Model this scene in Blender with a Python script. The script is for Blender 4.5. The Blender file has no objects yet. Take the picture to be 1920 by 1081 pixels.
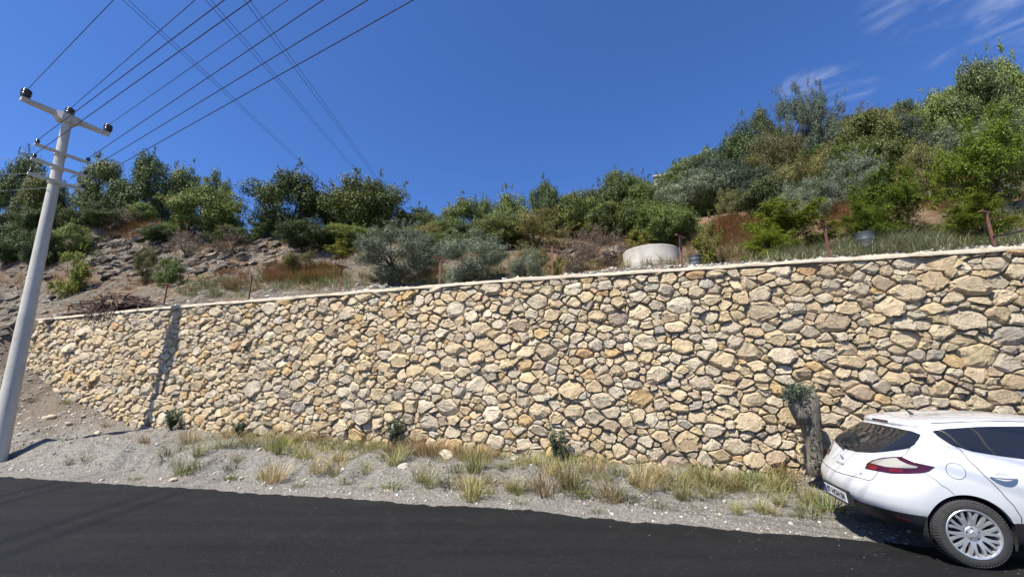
import bpy, bmesh, math, random
import numpy as np
from mathutils import Vector, Matrix, noise
from mathutils.geometry import delaunay_2d_cdt

sc = bpy.context.scene
col = sc.collection
R = math.radians

# ------------------------------------------------------------------ camera
CAM_H = 1.92
PITCH = R(12.3)
FPX = 750.0                       # focal length in pixels of a 1920 wide picture
cam_d = bpy.data.cameras.new('camera')
cam_d.sensor_width = 36.0
cam_d.lens = FPX / 1920.0 * 36.0
cam_d.clip_start = 0.05
cam_d.clip_end = 4000.0
cam = bpy.data.objects.new('camera', cam_d)
cam.location = (0, 0, CAM_H)
cam.rotation_euler = (R(90) + PITCH, 0, 0)
col.objects.link(cam)
sc.camera = cam

# ------------------------------------------------------------------ sky, sun, exposure
SUN_EL = R(58.0)
SUN_TRAVEL = R(47.0)              # light travels towards this azimuth (clockwise from +Y)
SUN_AZ = SUN_TRAVEL + math.pi     # where the sun stands
world = bpy.data.worlds.new('World')
sc.world = world
world.use_nodes = True
wn, wl = world.node_tree.nodes, world.node_tree.links
wn.clear()
w_out = wn.new('ShaderNodeOutputWorld')
w_bg = wn.new('ShaderNodeBackground')
w_sky = wn.new('ShaderNodeTexSky')
w_sky.sky_type = 'NISHITA'
w_sky.sun_disc = False
w_sky.sun_elevation = SUN_EL
w_sky.sun_rotation = SUN_AZ
w_sky.altitude = 300.0
w_sky.air_density = 1.0
w_sky.dust_density = 0.15
w_sky.ozone_density = 8.0
w_bg.inputs['Strength'].default_value = 0.084

sun_d = bpy.data.lights.new('sun', 'SUN')
sun_d.energy = 5.0
sun_d.angle = R(0.5)
sun_d.color = (1.0, 0.94, 0.84)
sun = bpy.data.objects.new('sun', sun_d)
_dir = Vector((math.sin(SUN_TRAVEL) * math.cos(SUN_EL), math.cos(SUN_TRAVEL) * math.cos(SUN_EL), -math.sin(SUN_EL)))
sun.rotation_euler = _dir.to_track_quat('-Z', 'Y').to_euler()
sun.location = (-20, -20, 40)
col.objects.link(sun)

sc.view_settings.view_transform = 'Standard'
sc.view_settings.look = 'None'
sc.view_settings.gamma = 1.0
sc.view_settings.exposure = 0.97
sc.view_settings.use_curve_mapping = False
sc.render.engine = 'CYCLES'
sc.cycles.use_denoising = True
sc.cycles.max_bounces = 6
sc.cycles.transparent_max_bounces = 8

# ------------------------------------------------------------------ picking helpers
CP, SP = math.cos(PITCH), math.sin(PITCH)


def ray(px, py):
    x = (px - 960) / FPX
    y = (540.5 - py) / FPX
    return Vector((x, CP - y * SP, SP + y * CP))


def at_height(px, py, z):
    r = ray(px, py)
    t = (z - CAM_H) / r.z
    return Vector((r.x * t, r.y * t, z))


def at_depth(px, py, Y):
    r = ray(px, py)
    t = Y / r.y
    return Vector((r.x * t, Y, CAM_H + r.z * t))


def project(p):
    X, Y, Z = p[0], p[1], p[2] - CAM_H
    zc = Y * CP + Z * SP
    yc = Z * CP - Y * SP
    return 960 + FPX * X / zc, 540.5 - FPX * yc / zc, zc


# ------------------------------------------------------------------ cloud wisps in the sky
def nd(nodes, t, **kw):
    n = nodes.new(t)
    for k, v in kw.items():
        setattr(n, k, v)
    return n


w_tc = nd(wn, 'ShaderNodeTexCoord')
w_map = nd(wn, 'ShaderNodeMapping')
w_map.inputs['Rotation'].default_value = (0.2, 0.35, 0.5)
w_map.inputs['Scale'].default_value = (5.0, 7.0, 17.0)
w_noise = nd(wn, 'ShaderNodeTexNoise')
w_noise.inputs['Scale'].default_value = 1.7
w_noise.inputs['Detail'].default_value = 8.0
w_noise.inputs['Roughness'].default_value = 0.58
w_noise.inputs['Distortion'].default_value = 0.6
wl.new(w_tc.outputs['Generated'], w_map.inputs['Vector'])
wl.new(w_map.outputs['Vector'], w_noise.inputs['Vector'])
w_acc = None
for (cx, cy, c0, c1, amp) in ((1505, 172, 0.99900, 0.9999, 0.9), (1550, 168, 0.99900, 0.9999, 1.0), (1600, 158, 0.99915, 0.9999, 0.95), (1720, -15, 0.9968, 0.9999, 0.75),
                              (1930, 15, 0.9972, 0.9999, 0.95), (1880, 75, 0.9990, 1.0, 0.5), (1745, 90, 0.9992, 1.0, 0.42)):
    dv = ray(cx, cy).normalized()
    dp = nd(wn, 'ShaderNodeVectorMath', operation='DOT_PRODUCT')
    wl.new(w_tc.outputs['Generated'], dp.inputs[0])
    dp.inputs[1].default_value = dv
    mr = nd(wn, 'ShaderNodeMapRange', interpolation_type='SMOOTHSTEP')
    mr.inputs['From Min'].default_value = c0
    mr.inputs['From Max'].default_value = c1
    mr.inputs['To Max'].default_value = amp
    wl.new(dp.outputs['Value'], mr.inputs['Value'])
    if w_acc is None:
        w_acc = mr.outputs['Result']
    else:
        mx = nd(wn, 'ShaderNodeMath', operation='MAXIMUM')
        wl.new(w_acc, mx.inputs[0])
        wl.new(mr.outputs['Result'], mx.inputs[1])
        w_acc = mx.outputs[0]
w_ns = nd(wn, 'ShaderNodeMapRange', interpolation_type='SMOOTHSTEP')
w_ns.inputs['From Min'].default_value = 0.42
w_ns.inputs['From Max'].default_value = 0.80
wl.new(w_noise.outputs['Fac'], w_ns.inputs['Value'])
w_mul = nd(wn, 'ShaderNodeMath', operation='MULTIPLY')
wl.new(w_acc, w_mul.inputs[0])
wl.new(w_ns.outputs['Result'], w_mul.inputs[1])
w_mul2 = nd(wn, 'ShaderNodeMath', operation='MULTIPLY')
wl.new(w_mul.outputs[0], w_mul2.inputs[0])
w_mul2.inputs[1].default_value = 0.45
w_mix = nd(wn, 'ShaderNodeMix', data_type='RGBA')
wl.new(w_mul2.outputs[0], w_mix.inputs[0])
w_tint = nd(wn, 'ShaderNodeMix', data_type='RGBA', blend_type='MULTIPLY')     # deep clear summer blue
w_tint.inputs[0].default_value = 1.0
w_tint.inputs[7].default_value = (0.62, 0.80, 1.10, 1)
wl.new(w_sky.outputs['Color'], w_tint.inputs[6])
wl.new(w_tint.outputs[2], w_mix.inputs[6])
w_mix.inputs[7].default_value = (4.6, 5.0, 6.2, 1)
wl.new(w_mix.outputs[2], w_bg.inputs['Color'])
wl.new(w_bg.outputs['Background'], w_out.inputs['Surface'])


# ------------------------------------------------------------------ materials
def mat(name):
    m = bpy.data.materials.new(name)
    m.use_nodes = True
    nt = m.node_tree
    nt.nodes.clear()
    out = nt.nodes.new('ShaderNodeOutputMaterial')
    b = nt.nodes.new('ShaderNodeBsdfPrincipled')
    nt.links.new(b.outputs[0], out.inputs['Surface'])
    return m, nt, b, out


def ramp(nt, fac, stops):
    r = nt.nodes.new('ShaderNodeValToRGB')
    e = r.color_ramp.elements
    while len(e) < len(stops):
        e.new(0.5)
    for i, (p, c) in enumerate(stops):
        e[i].position = p
        e[i].color = (c[0], c[1], c[2], 1)
    nt.links.new(fac, r.inputs[0])
    return r.outputs[0]


def noise_tex(nt, scale, detail=6, rough=0.6, vec=None, dist=0.0):
    n = nt.nodes.new('ShaderNodeTexNoise')
    n.inputs['Scale'].default_value = scale
    n.inputs['Detail'].default_value = detail
    n.inputs['Roughness'].default_value = rough
    n.inputs['Distortion'].default_value = dist
    if vec is None:
        g = nt.nodes.new('ShaderNodeNewGeometry')
        vec = g.outputs['Position']
    nt.links.new(vec, n.inputs['Vector'])
    return n.outputs['Fac']


def voro(nt, scale, vec=None, feature='F1', out='Distance'):
    n = nt.nodes.new('ShaderNodeTexVoronoi')
    n.feature = feature
    n.inputs['Scale'].default_value = scale
    if vec is None:
        g = nt.nodes.new('ShaderNodeNewGeometry')
        vec = g.outputs['Position']
    nt.links.new(vec, n.inputs['Vector'])
    return n.outputs[out]


def mixc(nt, fac, a, b, mode='MIX'):
    m = nt.nodes.new('ShaderNodeMix')
    m.data_type = 'RGBA'
    m.blend_type = mode
    for sock, v in ((m.inputs[0], fac), (m.inputs[6], a), (m.inputs[7], b)):
        if hasattr(v, 'links'):
            nt.links.new(v, sock)
        elif isinstance(v, (int, float)):
            sock.default_value = v
        else:
            sock.default_value = (v[0], v[1], v[2], 1)
    return m.outputs[2]


def math_n(nt, op, a, b=None):
    m = nt.nodes.new('ShaderNodeMath')
    m.operation = op
    for sock, v in ((m.inputs[0], a), (m.inputs[1], b)):
        if v is None:
            continue
        if hasattr(v, 'links'):
            nt.links.new(v, sock)
        else:
            sock.default_value = v
    return m.outputs[0]


def bump(nt, bsdf, height, strength, distance, prev=None):
    b = nt.nodes.new('ShaderNodeBump')
    b.inputs['Strength'].default_value = strength
    b.inputs['Distance'].default_value = distance
    nt.links.new(height, b.inputs['Height'])
    if prev is not None:
        nt.links.new(prev, b.inputs['Normal'])
    nt.links.new(b.outputs[0], bsdf.inputs['Normal'])
    return b.outputs[0]


def simple(name, c, rough=0.6, metal=0.0, coat=0.0, var=0.0, vscale=20.0, spec=0.5):
    m, nt, b, o = mat(name)
    b.inputs['Roughness'].default_value = rough
    b.inputs['Metallic'].default_value = metal
    b.inputs['Specular IOR Level'].default_value = spec
    b.inputs['Coat Weight'].default_value = coat
    b.inputs['Coat Roughness'].default_value = 0.04
    if var:
        f = noise_tex(nt, vscale)
        lo = tuple(x * (1 - var) for x in c)
        hi = tuple(min(1, x * (1 + var)) for x in c)
        nt.links.new(ramp(nt, f, [(0.3, lo), (0.7, hi)]), b.inputs['Base Color'])
    else:
        b.inputs['Base Color'].default_value = (*c, 1)
    return m


M = {}

# fresh black asphalt
m, nt, b, o = mat('asphalt')
big = noise_tex(nt, 0.55, 4)
g_ = nt.nodes.new('ShaderNodeNewGeometry')
mp = nt.nodes.new('ShaderNodeMapping')
mp.inputs['Rotation'].default_value = (0, 0, R(15))
mp.inputs['Scale'].default_value = (0.25, 3.0, 1)
nt.links.new(g_.outputs['Position'], mp.inputs['Vector'])
streak = noise_tex(nt, 1.0, 5, 0.6, mp.outputs['Vector'])
fine = voro(nt, 95, None, 'F1', 'Color')
sepf = nt.nodes.new('ShaderNodeSeparateColor')
nt.links.new(fine, sepf.inputs[0])
c0 = ramp(nt, streak, [(0.3, (0.003, 0.003, 0.0037)), (0.75, (0.0105, 0.0105, 0.0122))])
c1 = mixc(nt, math_n(nt, 'MULTIPLY', big, 0.35), c0, (0.009, 0.009, 0.0105))
spk = math_n(nt, 'GREATER_THAN', sepf.outputs[0], 0.992)
c2 = mixc(nt, math_n(nt, 'MULTIPLY', spk, 0.32), c1, (0.11, 0.105, 0.10))
dustn = noise_tex(nt, 2.3, 8, 0.7)
dust = ramp(nt, dustn, [(0.55, (0, 0, 0)), (0.8, (0.35, 0.35, 0.35))])
c3 = mixc(nt, dust, c2, (0.034, 0.033, 0.032))
nt.links.new(c3, b.inputs['Base Color'])
b.inputs['Roughness'].default_value = 0.72
b.inputs['Specular IOR Level'].default_value = 0.22
h1 = voro(nt, 85)
h2 = noise_tex(nt, 30, 5, 0.7)
n1 = bump(nt, b, h1, 0.6, 0.006)
bump(nt, b, h2, 0.4, 0.02, n1)
M['asphalt'] = m

# grey gravel ground
m, nt, b, o = mat('gravel_ground')
n0 = noise_tex(nt, 0.8, 6)
n1_ = noise_tex(nt, 9, 8, 0.75)
ca = ramp(nt, n1_, [(0.25, (0.18, 0.17, 0.15)), (0.5, (0.335, 0.318, 0.282)), (0.75, (0.47, 0.445, 0.40))])
cb = mixc(nt, ramp(nt, n0, [(0.42, (0, 0, 0)), (0.62, (1, 1, 1))]), ca, mixc(nt, 0.55, ca, (0.28, 0.25, 0.195)))
peb = voro(nt, 38, None, 'F1', 'Color')
sp_ = nt.nodes.new('ShaderNodeSeparateColor')
nt.links.new(peb, sp_.inputs[0])
cc = mixc(nt, 0.5, cb, ramp(nt, sp_.outputs[0], [(0.0, (0.15, 0.143, 0.128)), (0.6, (0.37, 0.352, 0.315)), (1.0, (0.58, 0.55, 0.50))]))
att = nt.nodes.new('ShaderNodeAttribute')
att.attribute_name = 'soil'
cd = mixc(nt, att.outputs['Fac'], cc, mixc(nt, 0.7, cc, (0.20, 0.145, 0.095)))
nt.links.new(cd, b.inputs['Base Color'])
b.inputs['Roughness'].default_value = 0.95
b.inputs['Specular IOR Level'].default_value = 0.15
a1 = bump(nt, b, voro(nt, 38), 0.8, 0.02)
bump(nt, b, noise_tex(nt, 6, 8, 0.8), 1.0, 0.16, a1)
M['gravel'] = m

# hillside soil, shale and dry litter
m, nt, b, o = mat('hillside')
nA = noise_tex(nt, 0.35, 7, 0.6)
nB = noise_tex(nt, 3.2, 8, 0.7)
shale = ramp(nt, nB, [(0.25, (0.075, 0.062, 0.048)), (0.5, (0.165, 0.142, 0.112)), (0.75, (0.30, 0.265, 0.215))])
soil = ramp(nt, nB, [(0.25, (0.105, 0.068, 0.042)), (0.55, (0.20, 0.135, 0.083)), (0.8, (0.29, 0.215, 0.14))])
green = ramp(nt, nB, [(0.3, (0.06, 0.075, 0.025)), (0.7, (0.17, 0.16, 0.07))])
att = nt.nodes.new('ShaderNodeAttribute')
att.attribute_name = 'soil'
fac = math_n(nt, 'ADD', att.outputs['Fac'], math_n(nt, 'MULTIPLY', math_n(nt, 'SUBTRACT', nA, 0.5), 2.2))
facr = ramp(nt, fac, [(0.35, (0, 0, 0)), (0.6, (1, 1, 1))])
cc = mixc(nt, facr, shale, soil)
nG = noise_tex(nt, 0.9, 6)
att2 = nt.nodes.new('ShaderNodeAttribute')
att2.attribute_name = 'green'
gf = ramp(nt, math_n(nt, 'ADD', nG, math_n(nt, 'SUBTRACT', att2.outputs['Fac'], 0.6)), [(0.4, (0, 0, 0)), (0.6, (1, 1, 1))])
cc = mixc(nt, gf, cc, green)
nt.links.new(cc, b.inputs['Base Color'])
b.inputs['Roughness'].default_value = 0.95
b.inputs['Specular IOR Level'].default_value = 0.1
g_ = nt.nodes.new('ShaderNodeNewGeometry')
mp = nt.nodes.new('ShaderNodeMapping')
mp.inputs['Rotation'].default_value = (R(25), R(18), 0)
mp.inputs['Scale'].default_value = (1.2, 1.2, 9)
nt.links.new(g_.outputs['Position'], mp.inputs['Vector'])
a1 = bump(nt, b, noise_tex(nt, 1.0, 7, 0.7, mp.outputs['Vector']), 1.0, 0.22)
bump(nt, b, noise_tex(nt, 12, 6, 0.75), 0.8, 0.06, a1)
M['hill'] = m

# rubble wall stone: per-stone colour + grain
m, nt, b, o = mat('wall_stone')
att = nt.nodes.new('ShaderNodeAttribute')
att.attribute_name = 'stone_col'
f1 = noise_tex(nt, 7, 8, 0.72)
f2 = noise_tex(nt, 28, 6, 0.7)
c_ = mixc(nt, 1.0, att.outputs['Color'], ramp(nt, f1, [(0.25, (0.62, 0.60, 0.58)), (0.5, (0.98, 0.97, 0.95)), (0.75, (1.18, 1.17, 1.14))]), 'MULTIPLY')
c_ = mixc(nt, ramp(nt, noise_tex(nt, 3.1, 5, 0.6), [(0.5, (0, 0, 0)), (0.75, (0.55, 0.55, 0.55))]), c_, mixc(nt, 1.0, c_, (0.86, 0.86, 0.87), 'MULTIPLY'))
c_ = mixc(nt, ramp(nt, f2, [(0.32, (0.55, 0.55, 0.55)), (0.42, (0, 0, 0))]), c_, mixc(nt, 1.0, c_, (0.5, 0.46, 0.42), 'MULTIPLY'))
nt.links.new(c_, b.inputs['Base Color'])
b.inputs['Roughness'].default_value = 0.92
b.inputs['Specular IOR Level'].default_value = 0.2
a1 = bump(nt, b, f1, 0.9, 0.07)
bump(nt, b, f2, 0.9, 0.022, a1)
M['stone'] = m

m, nt, b, o = mat('wall_mortar')
f1 = noise_tex(nt, 14, 8, 0.7)
nt.links.new(ramp(nt, f1, [(0.3, (0.24, 0.195, 0.14)), (0.7, (0.42, 0.355, 0.265))]), b.inputs['Base Color'])
b.inputs['Roughness'].default_value = 0.95
bump(nt, b, f1, 1.0, 0.05)
M['mortar'] = m

m, nt, b, o = mat('coping_concrete')
f1 = noise_tex(nt, 5, 8, 0.7)
nt.links.new(ramp(nt, f1, [(0.3, (0.33, 0.28, 0.205)), (0.7, (0.53, 0.46, 0.35))]), b.inputs['Base Color'])
b.inputs['Roughness'].default_value = 0.9
bump(nt, b, noise_tex(nt, 22, 6, 0.7), 0.8, 0.02)
M['coping'] = m

m, nt, b, o = mat('pole_concrete')
f1 = noise_tex(nt, 1.6, 7, 0.7)
g_ = nt.nodes.new('ShaderNodeNewGeometry')
mp = nt.nodes.new('ShaderNodeMapping')
mp.inputs['Scale'].default_value = (9, 9, 0.35)
nt.links.new(g_.outputs['Position'], mp.inputs['Vector'])
f2 = noise_tex(nt, 1.0, 6, 0.65, mp.outputs['Vector'])
cc = ramp(nt, f1, [(0.3, (0.39, 0.38, 0.335)), (0.7, (0.52, 0.505, 0.45))])
cc = mixc(nt, ramp(nt, f2, [(0.5, (0, 0, 0)), (0.75, (0.5, 0.5, 0.5))]), cc, (0.21, 0.20, 0.175))
cc = mixc(nt, ramp(nt, noise_tex(nt, 8, 5), [(0.6, (0, 0, 0)), (0.68, (0.5, 0.5, 0.5))]), cc, (0.26, 0.25, 0.23))
nt.links.new(cc, b.inputs['Base Color'])
b.inputs['Roughness'].default_value = 0.85
bump(nt, b, noise_tex(nt, 40, 5, 0.7), 0.4, 0.01)
M['pole'] = m

m, nt, b, o = mat('tank_concrete')
f1 = noise_tex(nt, 1.8, 8, 0.7)
g_ = nt.nodes.new('ShaderNodeNewGeometry')
mp = nt.nodes.new('ShaderNodeMapping')
mp.inputs['Scale'].default_value = (5, 5, 0.5)
nt.links.new(g_.outputs['Position'], mp.inputs['Vector'])
f2 = noise_tex(nt, 1.0, 7, 0.7, mp.outputs['Vector'])
cc = ramp(nt, f1, [(0.3, (0.30, 0.28, 0.24)), (0.7, (0.43, 0.405, 0.355))])
cc = mixc(nt, ramp(nt, f2, [(0.5, (0, 0, 0)), (0.8, (0.6, 0.6, 0.6))]), cc, (0.19, 0.17, 0.14))
nt.links.new(cc, b.inputs['Base Color'])
b.inputs['Roughness'].default_value = 0.9
bump(nt, b, noise_tex(nt, 30, 5, 0.7), 0.5, 0.01)
M['tank'] = m

m, nt, b, o = mat('shale_rock')
oi = nt.nodes.new('ShaderNodeObjectInfo')
f1 = noise_tex(nt, 5, 8, 0.75)
cc = ramp(nt, f1, [(0.25, (0.065, 0.055, 0.043)), (0.5, (0.155, 0.135, 0.108)), (0.78, (0.32, 0.285, 0.235))])
cc = mixc(nt, math_n(nt, 'MULTIPLY', oi.outputs['Random'], 0.5), cc, mixc(nt, 1.0, cc, (0.72, 0.62, 0.5), 'MULTIPLY'))
nt.links.new(cc, b.inputs['Base Color'])
b.inputs['Roughness'].default_value = 0.93
bump(nt, b, f1, 1.0, 0.06)
M['shale'] = m

M['rust'] = simple('rusted_steel', (0.135, 0.060, 0.044), 0.85, 0.1, var=0.4, vscale=14)
M['ceramic'] = simple('brown_ceramic', (0.022, 0.012, 0.010), 0.18, spec=0.6)
M['wire'] = simple('wire_metal', (0.045, 0.045, 0.05), 0.5, 0.6)
M['wire_far'] = simple('wire_aluminium', (0.03, 0.035, 0.05), 0.6, 0.0)
M['wire_pale'] = simple('wire_sunlit', (0.22, 0.22, 0.22), 0.7, 0.0)  # paler wire tone, the sunlight on these wires painted into the colour
M['barrel'] = simple('barrel_plastic', (0.045, 0.055, 0.065), 0.55, var=0.2, vscale=8)
M['hose'] = simple('black_hose', (0.02, 0.02, 0.02), 0.5)
M['hut'] = simple('hut_plaster', (0.36, 0.335, 0.29), 0.9, var=0.2, vscale=3)
M['hut_roof'] = simple('hut_roof', (0.33, 0.29, 0.25), 0.8)
M['deadwood'] = simple('dead_wood', (0.085, 0.058, 0.045), 0.95, var=0.5, vscale=9)
M['plank'] = simple('weathered_plank', (0.30, 0.20, 0.13), 0.9, var=0.3, vscale=9)

m, nt, b, o = mat('bark')
g_ = nt.nodes.new('ShaderNodeNewGeometry')
mp = nt.nodes.new('ShaderNodeMapping')
mp.inputs['Scale'].default_value = (14, 14, 2.5)
nt.links.new(g_.outputs['Position'], mp.inputs['Vector'])
f1 = noise_tex(nt, 1.0, 7, 0.7, mp.outputs['Vector'])
nt.links.new(ramp(nt, f1, [(0.3, (0.045, 0.036, 0.028)), (0.7, (0.17, 0.145, 0.12))]), b.inputs['Base Color'])
b.inputs['Roughness'].default_value = 0.95
bump(nt, b, f1, 1.0, 0.05)
M['bark'] = m

m, nt, b, o = mat('stump_bark')
g_ = nt.nodes.new('ShaderNodeNewGeometry')
mp = nt.nodes.new('ShaderNodeMapping')
mp.inputs['Scale'].default_value = (26, 26, 5)
nt.links.new(g_.outputs['Position'], mp.inputs['Vector'])
f1 = noise_tex(nt, 1.0, 7, 0.7, mp.outputs['Vector'])
nt.links.new(ramp(nt, f1, [(0.3, (0.065, 0.053, 0.042)), (0.7, (0.27, 0.23, 0.185))]), b.inputs['Base Color'])
b.inputs['Roughness'].default_value = 0.95
bump(nt, b, f1, 1.0, 0.04)
M['stump'] = m


def leaf_mat(name, stops, trans=0.17, rough=0.55, hue=0.32):
    m, nt, b, out = mat(name)
    g = nt.nodes.new('ShaderNodeNewGeometry')
    oi = nt.nodes.new('ShaderNodeObjectInfo')
    c = ramp(nt, g.outputs['Random Per Island'], stops)
    v = nt.nodes.new('ShaderNodeMapRange')
    v.inputs['To Min'].default_value = 1 - hue
    v.inputs['To Max'].default_value = 1 + hue
    nt.links.new(oi.outputs['Random'], v.inputs['Value'])
    h = nt.nodes.new('ShaderNodeHueSaturation')
    nt.links.new(v.outputs['Result'], h.inputs['Value'])
    hh = nt.nodes.new('ShaderNodeMapRange')
    hh.inputs['To Min'].default_value = 0.485
    hh.inputs['To Max'].default_value = 0.515
    rn = math_n(nt, 'FRACT', math_n(nt, 'MULTIPLY', oi.outputs['Random'], 7.31))
    nt.links.new(rn, hh.inputs['Value'])
    nt.links.new(hh.outputs['Result'], h.inputs['Hue'])
    nt.links.new(c, h.inputs['Color'])
    nt.links.new(h.outputs[0], b.inputs['Base Color'])
    b.inputs['Roughness'].default_value = rough
    b.inputs['Specular IOR Level'].default_value = 0.3
    tr = nt.nodes.new('ShaderNodeBsdfTranslucent')
    nt.links.new(h.outputs[0], tr.inputs['Color'])
    mx = nt.nodes.new('ShaderNodeMixShader')
    mx.inputs[0].default_value = trans
    nt.links.new(b.outputs[0], mx.inputs[1])
    nt.links.new(tr.outputs[0], mx.inputs[2])
    nt.links.new(mx.outputs[0], out.inputs['Surface'])
    return m


M['oak'] = leaf_mat('oak_leaf', [(0, (0.027, 0.044, 0.009)), (0.5, (0.055, 0.081, 0.018)), (0.9, (0.113, 0.147, 0.044)), (1, (0.196, 0.213, 0.086))])
M['oak_light'] = leaf_mat('light_oak_leaf', [(0, (0.057, 0.084, 0.014)), (0.5, (0.116, 0.152, 0.029)), (1, (0.252, 0.275, 0.078))])
M['olive'] = leaf_mat('olive_leaf', [(0, (0.072, 0.092, 0.048)), (0.5, (0.140, 0.167, 0.101)), (1, (0.279, 0.307, 0.211))], 0.15)
M['olive_dark'] = leaf_mat('dark_olive_leaf', [(0, (0.027, 0.040, 0.024)), (0.5, (0.052, 0.074, 0.045)), (1, (0.116, 0.142, 0.095))], 0.15)
M['acacia'] = leaf_mat('feathery_leaf', [(0, (0.060, 0.092, 0.008)), (0.5, (0.124, 0.173, 0.019)), (1, (0.249, 0.282, 0.048))], 0.35)
M['scrub'] = leaf_mat('scrub_leaf', [(0, (0.085, 0.087, 0.023)), (0.5, (0.164, 0.158, 0.048)), (1, (0.293, 0.264, 0.104))], 0.25)
M['lime'] = leaf_mat('yellow_leaf', [(0, (0.093, 0.107, 0.011)), (0.5, (0.204, 0.213, 0.027)), (1, (0.323, 0.312, 0.081))], 0.3)
M['drybush'] = leaf_mat('dry_twig', [(0, (0.075, 0.054, 0.035)), (0.5, (0.143, 0.104, 0.070)), (1, (0.225, 0.173, 0.119))], 0.1)
M['oleander'] = leaf_mat('oleander_leaf', [(0, (0.025, 0.047, 0.019)), (0.5, (0.055, 0.085, 0.041)), (1, (0.119, 0.157, 0.085))], 0.2)
M['straw'] = leaf_mat('straw_blade', [(0, (0.19, 0.135, 0.06)), (0.5, (0.36, 0.275, 0.125)), (1, (0.54, 0.44, 0.25))], 0.25)
M['rust_grass'] = leaf_mat('rusty_grass_blade', [(0, (0.15, 0.065, 0.028)), (0.5, (0.28, 0.135, 0.060)), (1, (0.40, 0.24, 0.12))], 0.2)
M['yellow_grass'] = leaf_mat('yellow_green_blade', [(0, (0.13, 0.15, 0.045)), (0.5, (0.27, 0.25, 0.09)), (1, (0.46, 0.39, 0.2))], 0.3)
M['green_grass'] = leaf_mat('green_blade', [(0, (0.06, 0.095, 0.022)), (0.5, (0.135, 0.165, 0.045)), (1, (0.3, 0.29, 0.12))], 0.3)
M['grey_weed'] = leaf_mat('grey_green_blade', [(0, (0.11, 0.12, 0.055)), (0.5, (0.2, 0.2, 0.105)), (1, (0.34, 0.32, 0.19))], 0.2)

M['pebble'] = None
m, nt, b, o = mat('loose_pebble')
g = nt.nodes.new('ShaderNodeNewGeometry')
nt.links.new(ramp(nt, g.outputs['Random Per Island'], [(0, (0.14, 0.132, 0.118)), (0.6, (0.31, 0.295, 0.265)), (0.93, (0.46, 0.435, 0.385)), (1, (0.58, 0.52, 0.42))]), b.inputs['Base Color'])
b.inputs['Roughness'].default_value = 0.9
M['pebble'] = m
m, nt, b, o = mat('fallen_stone')
oi = nt.nodes.new('ShaderNodeObjectInfo')
f1 = noise_tex(nt, 14, 8, 0.7)
cc = ramp(nt, oi.outputs['Random'], [(0, (0.42, 0.38, 0.32)), (0.5, (0.52, 0.43, 0.30)), (1, (0.60, 0.56, 0.48))])
nt.links.new(mixc(nt, 1.0, cc, ramp(nt, f1, [(0.3, (0.7, 0.68, 0.66)), (0.7, (1.1, 1.1, 1.08))]), 'MULTIPLY'), b.inputs['Base Color'])
b.inputs['Roughness'].default_value = 0.9
bump(nt, b, f1, 0.8, 0.03)
M['fallen'] = m


# ------------------------------------------------------------------ mesh helpers
def mesh_np(name, V, F, material, smooth=False):
    """V (n,3); F (m,k) with one k"""
    V = np.asarray(V, dtype=np.float32)
    F = np.asarray(F, dtype=np.int32)
    me = bpy.data.meshes.new(name)
    me.vertices.add(len(V))
    me.vertices.foreach_set('co', V.ravel())
    k = F.shape[1]
    me.loops.add(F.size)
    me.loops.foreach_set('vertex_index', F.ravel())
    me.polygons.add(len(F))
    me.polygons.foreach_set('loop_start', np.arange(0, F.size, k, dtype=np.int32))
    me.polygons.foreach_set('loop_total', np.full(len(F), k, dtype=np.int32))
    if smooth:
        me.polygons.foreach_set('use_smooth', np.ones(len(F), dtype=bool))
    me.update(calc_edges=True)
    if material:
        me.materials.append(material)
    return me


def mesh_py(name, V, F, material, smooth=False):
    me = bpy.data.meshes.new(name)
    me.from_pydata([tuple(v) for v in V], [], [tuple(f) for f in F])
    if smooth:
        me.polygons.foreach_set('use_smooth', [True] * len(me.polygons))
    if material:
        me.materials.append(material)
    me.update()
    return me


def link(name, me, parent=None, loc=None, rot=None, scale=None):
    o = bpy.data.objects.new(name, me)
    col.objects.link(o)
    if parent is not None:
        o.parent = parent
    if loc is not None:
        o.location = loc
    if rot is not None:
        o.rotation_euler = rot
    if scale is not None:
        o.scale = scale if hasattr(scale, '__len__') else (scale,) * 3
    return o


def tag(o, label, cat, group=None):
    o['label'] = label
    o['category'] = cat
    if group:
        o['group'] = group
    return o


def thing(name, label, cat, loc=(0, 0, 0), rotz=0.0, group=None):
    o = link(name, None, None, loc, (0, 0, rotz))
    o.empty_display_size = 0.2
    return tag(o, label, cat, group)


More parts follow.
